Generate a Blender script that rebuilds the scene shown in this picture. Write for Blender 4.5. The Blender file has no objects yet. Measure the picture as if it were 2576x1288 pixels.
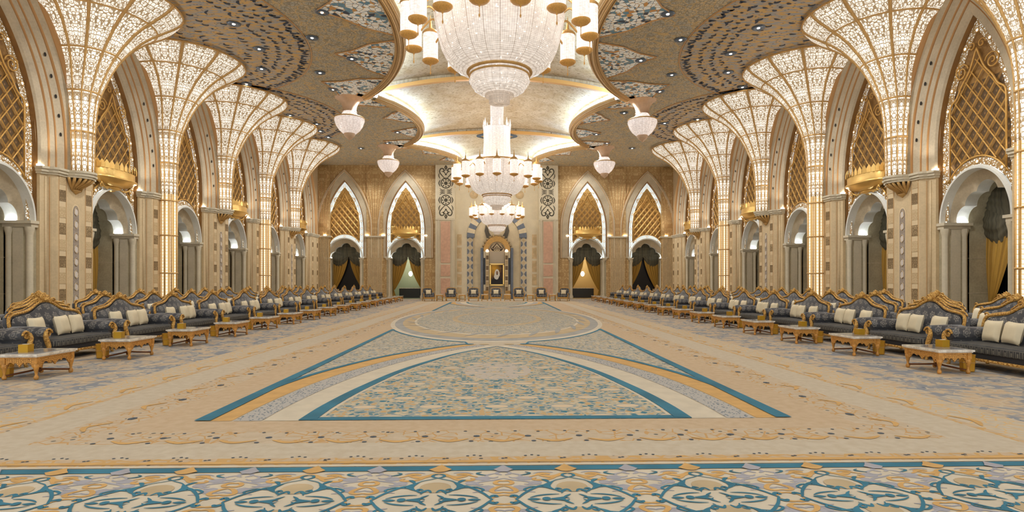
import bpy, math, random
from math import sin, cos, pi, sqrt, atan2, radians
from mathutils import Vector, Matrix, Euler
random.seed(7)
S = bpy.context.scene
COL = S.collection

# ------------------------------------------------------------------ camera, world, big lights, exposure
EYE = 1.65
cam_d = bpy.data.cameras.new('camera')
cam_d.sensor_width = 36.0
cam_d.lens = 36.0 * 1450.0 / 2576.0
cam_d.shift_y = 62.0 / 2576.0
cam_d.clip_end = 300
cam = bpy.data.objects.new('camera', cam_d)
cam.location = (0, 0, EYE)
cam.rotation_euler = (pi / 2, 0, -radians(1.5))
COL.objects.link(cam)
S.camera = cam

W = bpy.data.worlds.new('world'); S.world = W; W.use_nodes = True
W.node_tree.nodes['Background'].inputs[0].default_value = (0.93, 0.97, 1.0, 1)
W.node_tree.nodes['Background'].inputs[1].default_value = 0.9

S.view_settings.view_transform = 'Standard'
S.view_settings.look = 'None'
S.view_settings.gamma = 1.0
S.view_settings.exposure = 0.52
S.view_settings.use_curve_mapping = False
try:
    S.cycles.max_bounces = 4; S.cycles.diffuse_bounces = 3; S.cycles.glossy_bounces = 2
    S.cycles.transmission_bounces = 2; S.cycles.caustics_reflective = False; S.cycles.caustics_refractive = False
    S.cycles.sample_clamp_indirect = 4.0
    S.cycles.use_denoising = True; S.cycles.adaptive_threshold = .04
except Exception:
    pass

def lamp(name, kind, loc, energy, color=(1, .93, .82), size=.1, rot=(0, 0, 0), spot=None, blend=.6):
    d = bpy.data.lights.new(name, kind); d.energy = energy; d.color = color
    if kind == 'AREA':
        d.shape = 'DISK'; d.size = size
    else:
        d.shadow_soft_size = size
    if spot: d.spot_size = radians(spot); d.spot_blend = blend
    o = bpy.data.objects.new(name, d); o.location = loc; o.rotation_euler = rot
    COL.objects.link(o); return o

# ------------------------------------------------------------------ mesh builder
class MB:
    def __init__(s): s.v = []; s.f = []; s.m = []; s.uv = []; s.sm = []
    def add(s, vs, fs, mat=0, uvs=None, smooth=False, M=None):
        b = len(s.v)
        if M is not None: vs = [tuple(M @ Vector(p)) for p in vs]
        s.v.extend(vs)
        for f in fs:
            s.f.append([b + i for i in f]); s.m.append(mat); s.sm.append(smooth)
            s.uv.append([uvs[i] for i in f] if uvs else [(0, 0)] * len(f))
    def grid(s, fn, nu, nv, mat=0, smooth=True, uv=None, cut=None, M=None):
        """fn(i/nu, j/nv) -> point"""
        vs = []; us = []
        for j in range(nv + 1):
            for i in range(nu + 1):
                p = fn(i / nu, j / nv); vs.append(tuple(p))
                us.append(uv(i / nu, j / nv) if uv else (i / nu, j / nv))
        fs = []
        for j in range(nv):
            for i in range(nu):
                a = j * (nu + 1) + i
                q = (a, a + 1, a + nu + 2, a + nu + 1)
                if cut and any(cut(vs[k]) for k in q): continue
                fs.append(q)
        s.add(vs, fs, mat, us, smooth, M)
    def box(s, c, d, mat=0, M=None):
        x, y, z = c; a, b, h = d[0] / 2, d[1] / 2, d[2] / 2
        vs = [(x + i * a, y + j * b, z + k * h) for k in (-1, 1) for j in (-1, 1) for i in (-1, 1)]
        s.add(vs, [(0, 2, 3, 1), (4, 5, 7, 6), (0, 1, 5, 4), (2, 6, 7, 3), (0, 4, 6, 2), (1, 3, 7, 5)], mat, None, False, M)
    def rbox(s, c, d, r, mat=0, M=None, n=3):
        """rounded box (superellipsoid-like grid)"""
        def sg(v, e): return (abs(v) ** e) * (1 if v >= 0 else -1)
        e = r
        def fn(u, v):
            a = -pi + 2 * pi * u; b = -pi / 2 + pi * v
            return (c[0] + d[0] / 2 * sg(cos(b), e) * sg(cos(a), e), c[1] + d[1] / 2 * sg(cos(b), e) * sg(sin(a), e), c[2] + d[2] / 2 * sg(sin(b), e))
        s.grid(fn, 8 * n, 4 * n, mat, True, None, None, M)
    def lathe(s, prof, n=24, mat=0, c=(0, 0, 0), smooth=True, a0=0, a1=2 * pi, sx=1, sy=1, M=None, flute=0, nf=0):
        k = len(prof) - 1
        def fn(u, v):
            r, z = prof[min(k, int(round(v * k)))]
            a = a0 + (a1 - a0) * u
            if flute: r = r * (1 + flute * cos(nf * a))
            return (c[0] + r * cos(a) * sx, c[1] + r * sin(a) * sy, c[2] + z)
        s.grid(fn, n, k, mat, smooth, None, None, M)
    def tube(s, pts, r, n=6, mat=0, closed=False, M=None, sq=1.0):
        pts = [Vector(p) for p in pts]; N = len(pts)
        if N < 2: return
        vs = []; up0 = Vector((0, 0, 1)); prev = None
        for i, p in enumerate(pts):
            if closed: t = pts[(i + 1) % N] - pts[i - 1]
            else: t = pts[min(N - 1, i + 1)] - pts[max(0, i - 1)]
            if t.length < 1e-9: t = Vector((0, 0, 1))
            t.normalize()
            if prev is None:
                a = Vector((1, 0, 0)) if abs(t.x) < .8 else Vector((0, 1, 0))
                x = t.cross(a).normalized()
            else:
                x = (prev - t * prev.dot(t)).normalized()
            prev = x; y = t.cross(x)
            rr = r[i] if isinstance(r, (list, tuple)) else r
            for k in range(n):
                a = 2 * pi * k / n
                vs.append(tuple(p + x * (rr * cos(a)) + y * (rr * sq * sin(a))))
        fs = []
        for i in range(N if closed else N - 1):
            for k in range(n):
                a = i * n + k; b = i * n + (k + 1) % n
                c_ = ((i + 1) % N) * n + (k + 1) % n; d = ((i + 1) % N) * n + k
                fs.append((a, b, c_, d))
        if not closed:
            fs.append(tuple(range(n))[::-1]); fs.append(tuple((N - 1) * n + k for k in range(n)))
        s.add(vs, fs, mat, None, n > 4, M)
    def prism(s, poly, y0, y1, mat=0, M=None, axis='y', side=None):
        """poly: list of (a,z); extruded along y from y0 to y1 (fan: polygon must be OK as ngon)"""
        n = len(poly)
        def P(a, z, y): return (a, y, z) if axis == 'y' else (a, z, y)
        vs = [P(a, z, y0) for a, z in poly] + [P(a, z, y1) for a, z in poly]
        s.add(vs, [tuple(range(n)), tuple(range(2 * n - 1, n - 1, -1))], mat, None, False, M)
        s.add(vs, [(i, i + n, (i + 1) % n + n, (i + 1) % n) for i in range(n)], mat if side is None else side, None, False, M)
    def strip(s, A, B, mat=0, M=None, smooth=False):
        """quad strip between polylines A and B (equal length)"""
        n = len(A); s.add(list(A) + list(B), [(i, i + 1, n + i + 1, n + i) for i in range(n - 1)], mat, None, smooth, M)
    def ribbon(s, pts, w, z=0.0, mat=0, closed=False, fn=None, taper=True):
        """flat ribbon in a plane along 2D pts with width w (tapered)"""
        N = len(pts); L = []; R = []
        for i in range(N):
            a = pts[max(0, i - 1)]; b = pts[min(N - 1, i + 1)]
            if closed: a = pts[i - 1]; b = pts[(i + 1) % N]
            dx, dy = b[0] - a[0], b[1] - a[1]; l = sqrt(dx * dx + dy * dy) or 1e-6
            ww = w(i / (N - 1)) if callable(w) else w
            if taper and not callable(w): ww = w * (.25 + .75 * sin(pi * min(1, max(0, i / (N - 1)))))
            nx, ny = -dy / l * ww / 2, dx / l * ww / 2
            L.append((pts[i][0] + nx, pts[i][1] + ny)); R.append((pts[i][0] - nx, pts[i][1] - ny))
        if closed: L.append(L[0]); R.append(R[0])
        g = fn or (lambda a, b: (a, b, z))
        s.strip([g(*p) for p in L], [g(*p) for p in R], mat)
    def disc(s, c, r, n=10, mat=0, fn=None, ry=None):
        g = fn or (lambda a, b: (a, b, c[2]))
        ry = ry or r
        s.add([g(c[0] + r * cos(2 * pi * k / n), c[1] + ry * sin(2 * pi * k / n)) for k in range(n)], [tuple(range(n))], mat)
    def mesh(s, name, mats):
        me = bpy.data.meshes.new(name)
        me.from_pydata(s.v, [], s.f)
        for m in (mats if isinstance(mats, (list, tuple)) else [mats]): me.materials.append(m)
        me.polygons.foreach_set('material_index', s.m)
        me.polygons.foreach_set('use_smooth', s.sm)
        ul = me.uv_layers.new(name='uv')
        flat = [c for f in s.uv for p in f for c in p]
        ul.data.foreach_set('uv', flat)
        me.update(); return me
    def obj(s, name, mats, parent=None, loc=None, rotz=0):
        o = bpy.data.objects.new(name, s.mesh(name, mats)); COL.objects.link(o)
        if parent: o.parent = parent
        if loc: o.location = loc
        if rotz: o.rotation_euler = (0, 0, rotz)
        return o

def empty(name, loc=(0, 0, 0), rotz=0):
    o = bpy.data.objects.new(name, None); o.empty_display_size = .1
    o.location = loc; o.rotation_euler = (0, 0, rotz); COL.objects.link(o); return o
def tag(o, label, cat, group=None, kind=None):
    if label: o['label'] = label
    if cat: o['category'] = cat
    if group: o['group'] = group
    if kind: o['kind'] = kind
    return o
def struct(o, label=None):
    o['kind'] = 'structure'
    if label: o['label'] = label
    return o
def copy_tree(o, parent=None):
    c = o.copy(); COL.objects.link(c); c.parent = parent
    for ch in list(o.children): copy_tree(ch, c)
    return c
class Proto:
    """first use places the original, later uses copy it"""
    def __init__(s, root): s.root = root; s.used = False; s.kids = None
    def place(s, loc, rotz=0, scale=None):
        if not s.used: o = s.root; s.used = True
        else: o = copy_tree(s.root)
        o.location = loc; o.rotation_euler = (0, 0, rotz)
        o.scale = scale if scale else (1, 1, 1)
        return o
ORD = ['first', 'second', 'third', 'fourth', 'fifth', 'sixth', 'seventh', 'eighth', 'ninth', 'tenth', 'eleventh', 'twelfth', 'thirteenth', 'fourteenth', 'fifteenth', 'sixteenth', 'seventeenth', 'eighteenth']

def spl(pts, n=6, closed=False):
    """Catmull-Rom through 2D/3D pts"""
    P = [tuple(p) for p in pts]; out = []; N = len(P)
    for i in range(N if closed else N - 1):
        p0 = P[i - 1] if (i > 0 or closed) else P[0]; p1 = P[i]; p2 = P[(i + 1) % N]
        p3 = P[(i + 2) % N] if (i + 2 < N or closed) else P[-1]
        for k in range(n):
            t = k / n
            out.append(tuple(.5 * (2 * b + (-a + c) * t + (2 * a - 5 * b + 4 * c - d) * t * t + (-a + 3 * b - 3 * c + d) * t ** 3) for a, b, c, d in zip(p0, p1, p2, p3)))
    if not closed: out.append(P[-1])
    return out

# ------------------------------------------------------------------ materials
def lin(c):
    return tuple(((x / 255) / 12.92 if x / 255 <= .04045 else ((x / 255 + .055) / 1.055) ** 2.4) for x in c) + (1,)
class E:
    def __init__(s, k, o): s.k = k; s.o = o
    def _m(s, op, b=None, c=None, clamp=False):
        n = s.k.nt.nodes.new('ShaderNodeMath'); n.operation = op; n.use_clamp = clamp
        for i, x in enumerate((s, b, c)):
            if x is None: continue
            if isinstance(x, E): s.k.nt.links.new(x.o, n.inputs[i])
            else: n.inputs[i].default_value = x
        return E(s.k, n.outputs[0])
    def __add__(s, b): return s._m('ADD', b)
    __radd__ = __add__
    def __mul__(s, b): return s._m('MULTIPLY', b)
    __rmul__ = __mul__
    def __sub__(s, b): return s._m('SUBTRACT', b)
    def __rsub__(s, b): return (s * -1) + b
    def __truediv__(s, b): return s._m('DIVIDE', b)
    def abs(s): return s._m('ABSOLUTE')
    def sin(s): return s._m('SINE')
    def cos(s): return s._m('COSINE')
    def frac(s): return s._m('FRACT')
    def floor(s): return s._m('FLOOR')
    def lt(s, b): return s._m('LESS_THAN', b)
    def gt(s, b): return s._m('GREATER_THAN', b)
    def mn(s, b): return s._m('MINIMUM', b)
    def mx(s, b): return s._m('MAXIMUM', b)
    def pp(s, b): return s._m('PINGPONG', b)
    def pw(s, b): return s._m('POWER', b)
    def sqrt(s): return s._m('SQRT')
    def at2(s, b): return s._m('ARCTAN2', b)
    def band(s, a, b): return s.gt(a) * s.lt(b)
    def mr(s, a, b, c=0, d=1):
        n = s.k.nt.nodes.new('ShaderNodeMapRange'); s.k.nt.links.new(s.o, n.inputs[0])
        for i, x in enumerate((a, b, c, d)): n.inputs[i + 1].default_value = x
        return E(s.k, n.outputs[0])
class Mat:
    def __init__(s, name, rough=.6, metal=0.0, spec=.5):
        s.m = bpy.data.materials.new(name); s.m.use_nodes = True; s.nt = s.m.node_tree
        s.b = s.nt.nodes['Principled BSDF']
        s.b.inputs['Roughness'].default_value = rough; s.b.inputs['Metallic'].default_value = metal
        s.b.inputs['Specular IOR Level'].default_value = spec
        s.tc = None
    def co(s, kind='Object'):
        if s.tc is None: s.tc = s.nt.nodes.new('ShaderNodeTexCoord')
        n = s.nt.nodes.new('ShaderNodeSeparateXYZ'); s.nt.links.new(s.tc.outputs[kind], n.inputs[0])
        return [E(s, n.outputs[i]) for i in range(3)]
    def vec(s, x, y, z=0.0):
        n = s.nt.nodes.new('ShaderNodeCombineXYZ')
        for i, q in enumerate((x, y, z)):
            if isinstance(q, E): s.nt.links.new(q.o, n.inputs[i])
            else: n.inputs[i].default_value = q
        return n.outputs[0]
    def noise(s, vec, scale=5, detail=2, rough=.5, col=False):
        n = s.nt.nodes.new('ShaderNodeTexNoise'); n.inputs['Scale'].default_value = scale
        n.inputs['Detail'].default_value = detail; n.inputs['Roughness'].default_value = rough
        if vec is not None: s.nt.links.new(vec, n.inputs['Vector'])
        else:
            if s.tc is None: s.tc = s.nt.nodes.new('ShaderNodeTexCoord')
            s.nt.links.new(s.tc.outputs['Object'], n.inputs['Vector'])
        return E(s, n.outputs['Fac'])
    def vor(s, vec, scale=1, feat='DISTANCE_TO_EDGE', rnd=1.0, out='Distance'):
        n = s.nt.nodes.new('ShaderNodeTexVoronoi'); n.feature = feat; n.inputs['Scale'].default_value = scale
        n.inputs['Randomness'].default_value = rnd
        s.nt.links.new(vec, n.inputs['Vector'])
        return E(s, n.outputs[out])
    def web(s, u, v, scale, w=.06, rnd=.8, rings=0.0):
        """arabesque-like net: lines where cells meet, with a ring in every cell"""
        vv = s.vec(u * scale, v * scale)
        e = s.vor(vv, 1, 'DISTANCE_TO_EDGE', rnd).lt(w)
        if rings:
            d = s.vor(vv, 1, 'F1', rnd)
            e = e.mx(d.band(rings - w * .6, rings + w * .6)).mx(d.lt(w * 1.1))
        return e
    def mix(s, f, a, b):
        n = s.nt.nodes.new('ShaderNodeMix'); n.data_type = 'RGBA'
        if isinstance(f, E): s.nt.links.new(f.o, n.inputs[0])
        else: n.inputs[0].default_value = f
        for i, x in ((6, a), (7, b)):
            if isinstance(x, tuple): n.inputs[i].default_value = x
            else: s.nt.links.new(x, n.inputs[i])
        return n.outputs[2]
    def col(s, c):
        if isinstance(c, tuple): s.b.inputs['Base Color'].default_value = c
        else: s.nt.links.new(c, s.b.inputs['Base Color'])
        return s
    def emit(s, c, st):
        if isinstance(c, tuple): s.b.inputs['Emission Color'].default_value = c
        else: s.nt.links.new(c, s.b.inputs['Emission Color'])
        if isinstance(st, E): s.nt.links.new(st.o, s.b.inputs['Emission Strength'])
        else: s.b.inputs['Emission Strength'].default_value = st
        return s
    def bump(s, h, d=.02, st=.5):
        n = s.nt.nodes.new('ShaderNodeBump'); n.inputs['Distance'].default_value = d; n.inputs['Strength'].default_value = st
        s.nt.links.new(h.o, n.inputs['Height']); s.nt.links.new(n.outputs[0], s.b.inputs['Normal']); return s
def plain(name, c, rough=.6, metal=0.0, var=.12, scale=3):
    m = Mat(name, rough, metal)
    n = m.noise(None, scale, 3)
    a = lin(c); b = tuple(x * (1 - var * 2) for x in a[:3]) + (1,)
    m.col(m.mix(n.mr(.35, .65), a, b)); return m.m
def flat(name, c, rough=.6, metal=0.0):
    return Mat(name, rough, metal).col(lin(c)).m
# ---- shared materials
def m_stone(name, c, var=.08, block=False, rough=.6):
    m = Mat(name, rough); x, y, z = m.co()
    n = m.noise(None, 1.6, 4); n2 = m.noise(None, 14, 3)
    f = (n * .6 + n2 * .4).mr(.35, .65)
    a = lin(c); b = tuple(q * (1 - var * 2.5) for q in a[:3]) + (1,)
    m.col(m.mix(f, a, b)); return m.m
def m_carved(name, c, dark, su=3.2, w=.09, rough=.6):
    """stone carved with a fine arabesque net (object space, wall plane x/z)"""
    m = Mat(name, rough); x, y, z = m.co()
    k = m.web(x.pp(.7), z.pp(1.1), su, w, .75, .34)
    n = m.noise(None, 1.2, 3).mr(.3, .7)
    m.col(m.mix(k * .75, m.mix(n * .5, lin(c), lin(dark)), lin(dark))); return m.m
STONE = m_stone('beige_stone', (212, 186, 144))
STONE_F = m_carved('carved_beige_stone', (208, 178, 128), (168, 132, 80), 3.6, .1)
ARCHST = m_stone('arch_stone', (198, 180, 150), .1)
ARCHLN = flat('arch_gold_line', (188, 142, 88), .5)
WHITEST = m_stone('pale_stone', (222, 218, 206), .05)
OLIVE = m_stone('olive_stone', (184, 170, 138), .12)
GREYST = m_stone('grey_stone', (208, 194, 166), .07)
GOLD = Mat('gold', .28, .75).col(lin((240, 198, 118))).m
GOLDP = plain('gold_paint', (212, 168, 102), .45, .2, .08, 8)
BRONZE = plain('bronze_edge', (146, 104, 52), .5, .1, .1)
DARKHOLE = flat('dark_hole', (26, 20, 14), .8)
def m_glow(name, c, st, base=(240, 235, 225)):
    return Mat(name, .5).col(lin(base)).emit(lin(c), st).m
UPL = m_glow('uplight_lens', (255, 246, 228), 22)
UPLW = m_glow('uplight_cool', (235, 246, 255), 26)

# flare glass: white glow behind a gold brown filigree, uv = (panel, metres up)
def m_flare():
    m = Mat('lit_filigree_glass', .4); u, v, _ = m.co('UV')
    # u counts panels, v metres along the profile
    uf = u.frac(); um = (uf - .5).abs()
    vm = v
    x, y, z = m.co()
    us = z.gt(11.15) * 4.0 + z.gt(9.95) * 3.6 + z.gt(8.55) * 2.6 + 3.0
    vv = m.vec(um * us, vm * 7.4)
    k = m.vor(vv, 1, 'DISTANCE_TO_EDGE', .6).lt(.105)
    d = m.vor(vv, 1, 'F1', .6); k = k.mx(d.band(.20, .29) * z.gt(8.55))
    k = k.mx(um.gt(.44))
    m.col(m.mix(k, lin((226, 220, 205)), lin((166, 140, 104))))
    n = m.noise(m.vec(u * 1.0, v * 1.2), 3, 2)
    glow = m.mix(k, (1.0, .96, .87, 1), (.22, .165, .10, 1))
    m.emit(glow, n.mr(.3, .7, .46, .60)); return m.m
FLARE = m_flare()
def m_shaft():
    m = Mat('lit_column_glass', .4); u, v, _ = m.co('UV')
    uf = u.frac(); um = (uf - .5).abs()
    edge = um.gt(.25)
    bead = (v * 7.0).frac().lt(.2).mx((um * 3 + (v * 7.0).pp(.5)).pp(.5).lt(.08))
    k = edge.mx(bead * .8)
    m.col(m.mix(k, lin((240, 228, 200)), lin((205, 160, 92))))
    m.emit(m.mix(k, (1.0, .9, .7, 1), (.5, .32, .12, 1)), (1 - edge) * .30 + .30); return m.m
SHAFT = m_shaft()

# ---- bay geometry (local: x along the wall, -y into the hall, z up)
HW, SPR, TIP, R0 = 1.55, 6.3, 10.55, 6.6
CA = R0 - HW
def arch_pt(u, t, zmax=11.97):
    """outline u metres outside the opening edge; t 0 at springing, 1 at the crown (right half)"""
    R = R0 + u; amax = math.acos(CA / R)
    zt = SPR + R * sin(amax)
    if zt > zmax: amax = math.asin((zmax - SPR) / R)
    a = amax * t
    return (R * cos(a) - CA, SPR + R * sin(a))
def open_top(a):
    a = abs(a)
    if a >= HW: return None
    return SPR + sqrt(max(0, R0 ** 2 - (a + CA) ** 2))

# archivolt profile: (u, p, material) ; 0 stone, 1 gold line, 2 bronze
APROF = [(-.02, -.17, 2), (0.0, .05, 0), (.06, .12, 0), (.30, .16, 1), (.33, .13, 1), (.36, .2, 0), (.52, .25, 1), (.55, .22, 1), (.58, .28, 0), (.82, .36, 1), (.85, .33, 1), (.88, .42, 0), (1.08, .5, 1), (1.12, .5, 1), (1.16, .60, 1), (1.25, .64, 0)]
APROF_F = [(-.03, -.17, 2), (.0, .03, 2), (.07, .05, 0), (.55, .06, 0), (.60, .12, 1), (.64, .12, 0), (.72, .12, 1), (.76, .01, 1)]
def make_archivolt(z0=5.6, far=False):
    b = MB(); prof = APROF_F if far else APROF
    N = 16
    for s in (-1, 1):
        for i in range(len(prof) - 1):
            A = []; B = []
            for (q, L) in ((prof[i], A), (prof[i + 1], B)):
                L.append((s * (HW + q[0]), -q[1], z0))
                for k in range(N + 1):
                    x, z = arch_pt(q[0], k / N); L.append((s * x, -q[1], z))
            b.strip(A, B, prof[i][2], None, True)
        b.add([(s * HW, -.02, 3.7), (s * HW, .22, 3.7), (s * HW, .22, 5.7), (s * HW, -.02, 5.7)], [(0, 1, 2, 3)], 2)
        for z in () if far else (6.9, 7.55, 8.2, 8.85, 9.5):   # dark round fittings
            t = 0 if z <= SPR else math.asin((z - SPR) / (R0 + .7))
            x = (R0 + .7) * cos(t) - CA
            b.disc((0, 0, 0), .055, 8, 3, lambda a, c, x=x, z=z: (s * (x + a), -.328 - .04 * 0 - .01, z + c), .075)
    # push discs in front of the band they sit on
    return b.mesh('archivolt', [ARCHST, ARCHLN, BRONZE, DARKHOLE])

def lobes(th):
    """radius of the many-lobed opening seen from (0, 3.7)"""
    dx, dz = cos(th), sin(th); best = 0
    for cx, cz, r in ((0, .93, .42), (.47, .58, .43), (-.47, .58, .43), (.82, .12, .46), (-.82, .12, .46)):
        bq = dx * cx + dz * cz; disc = bq * bq - (cx * cx + cz * cz - r * r)
        if disc >= 0: best = max(best, bq + sqrt(disc))
    return best
ZI = 3.7
def make_door():
    """returns parts of an archway as (name, mesh) list"""
    out = []
    b = MB(); N = 72
    outer = lambda t, k=0.0: ((HW - .02 + k) * cos(t), ZI + (1.83 + k) * sin(t))
    T = [pi * i / N for i in range(N + 1)]
    def ring(f0, y0, f1, y1, mat, sm=True):
        b.strip([(f0(t)[0], y0, f0(t)[1]) for t in T], [(f1(t)[0], y1, f1(t)[1]) for t in T], mat, None, sm)
    lob = lambda t: (lobes(t) * cos(t), ZI + lobes(t) * sin(t))
    ring(lambda t: outer(t, 0), .0, lambda t: outer(t, -.05), -.06, 0)
    ring(lambda t: outer(t, -.05), -.06, lambda t: outer(t, -.12), -.06, 0)
    ring(lambda t: outer(t, -.12), -.06, lambda t: outer(t, -.14), .26, 0)
    ring(lambda t: outer(t, -.14), .26, lambda t: outer(t, -.20), .30, 1)
    mid = lambda t: tuple(q * .45 + w * .55 for q, w in zip(outer(t, -.2), lob(t)))
    ring(lambda t: outer(t, -.20), .30, mid, .36, 1)
    ring(mid, .36, lob, .42, 1)
    ring(lob, .42, lambda t: (lob(t)[0] * 1.01, lob(t)[1]), .86, 0, False)
    # spandrel behind the ring up to the screen (fills the tall opening)
    out.append(('arch_ring', b.mesh('arch_ring', [WHITEST, ARCHST])))
    b = MB()
    for s in (-1, 1):
        q = [(s * 1.32, .86, 0), (s * 1.32, 1.95, 0)]
    tun = []
    for i in range(25):
        t = pi * i / 24; tun.append((1.30 * cos(t), ZI + 1.45 * sin(t)))
    path = [(1.30, 0)] + tun + [(-1.30, 0)]
    b.strip([(x, .80, z) for x, z in path], [(x, 1.75, z) for x, z in path], 0, None, False)
    # front cheek closing stone between lobes and tunnel
    T2 = [pi * i / 48 for i in range(49)]
    b.strip([(lobes(t) * cos(t), .86, ZI + lobes(t) * sin(t)) for t in T2], [(1.29 * cos(t), .86, ZI + 1.44 * sin(t)) for t in T2], 0)
    for s in (-1, 1):
        b.box((s * 1.43, .45, ZI / 2), (.26, .9, ZI), 0)
        for z in (1.2, 2.45): b.box((s * 1.297, 1.3, z), (.012, .9, .012), 1)
    out.append(('passage', b.mesh('passage', [OLIVE, GREYST])))
    for s in (-1, 1):
        b = MB(); b.box((s * 1.40, .42, ZI - .04), (.44, 1.06, .10), 0); b.box((s * 1.42, .42, ZI - .15), (.34, .98, .12), 0)
        b.box((s * 1.62, -.04, ZI + .05), (.12, .14, .14), 0)
        out.append(('impost', b.mesh('impost', [GREYST])))
        for y in (.06, .74):
            b = MB()
            b.lathe([(.16, 0), (.16, .25), (.12, .32), (.105, .4), (.105, 3.2), (.12, 3.3), (.15, 3.42), (.15, 3.5)], 12, 0, (s * 1.34, y, 0))
            out.append(('jamb_shaft', b.mesh('jamb_shaft', [GREYST])))
        b = MB(); b.box((s * 1.34, .4, 1.74), (.14, .34, 3.48), 0)
        out.append(('jamb_slab', b.mesh('jamb_slab', [GREYST])))
        b = MB(); b.box((s * 1.30, .62, ZI + .035), (.16, .30, .05), 0)
        out.append(('cove_lamp', b.mesh('cove_lamp', [UPLW])))
    return out

# ---- lattice screen above each archway
def m_screen(far=True):
    m = Mat('gold_screen', .5, .15); x, y, z = m.co()
    P, Q = .45, .60
    a = (x / P + z / Q); c = (x / P - z / Q)
    da = (a.frac() - .5).abs(); dc = (c.frac() - .5).abs()
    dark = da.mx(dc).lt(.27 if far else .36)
    spot = da.mx(dc).lt(.08)
    n = m.noise(None, 9, 3).mr(.3, .7)
    low = z.lt(8.35)
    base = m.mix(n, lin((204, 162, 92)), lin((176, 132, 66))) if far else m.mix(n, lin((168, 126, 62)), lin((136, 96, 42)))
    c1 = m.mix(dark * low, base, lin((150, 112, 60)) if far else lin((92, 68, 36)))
    c2 = m.mix(spot * low, c1, lin((140, 104, 60)))
    m.col(c2); return m.m
SCREEN_FAR = m_screen()
SCREEN = m_screen(False)
def m_border():
    m = Mat('lit_perforated_border', .5); x, y, z = m.co()
    e = m.vor(m.vec(x * 13, z * 13), 1, 'DISTANCE_TO_EDGE', .7).lt(.17)
    n = m.noise(m.vec(x, z), 5, 3).mr(.4, .6)
    k = e.mx(n * .25)
    m.col(m.mix(k, lin((235, 235, 225)), lin((150, 112, 62))))
    m.emit(m.mix(k, (.92, .98, .95, 1), (.20, .14, .06, 1)), .36); return m.m
BORDER = m_border(); BORDER_FAR = m_glow('border_painted_glow', (222, 238, 240), .5, (225, 228, 222))  # end wall copy: stronger glow painted in, for how bright it looks face-on
def inside_lat(a, z):
    if abs(a) > 1.12: return False
    if (a / 1.72) ** 2 + ((z - ZI) / 2.12) ** 2 < 1: return False
    fz = frame_z(a)
    return z < fz
_FR = [(-1.13, 7.5), (-1.08, 7.8), (-.82, 8.02), (-.62, 8.35), (-.3, 8.75), (-.1, 9.2), (0, 9.45)]
def frame_z(a):
    a = -abs(a)
    for (a0, z0), (a1, z1) in zip(_FR, _FR[1:]):
        if a0 <= a <= a1: return z0 + (z1 - z0) * (a - a0) / (a1 - a0)
    return 7.5
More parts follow.
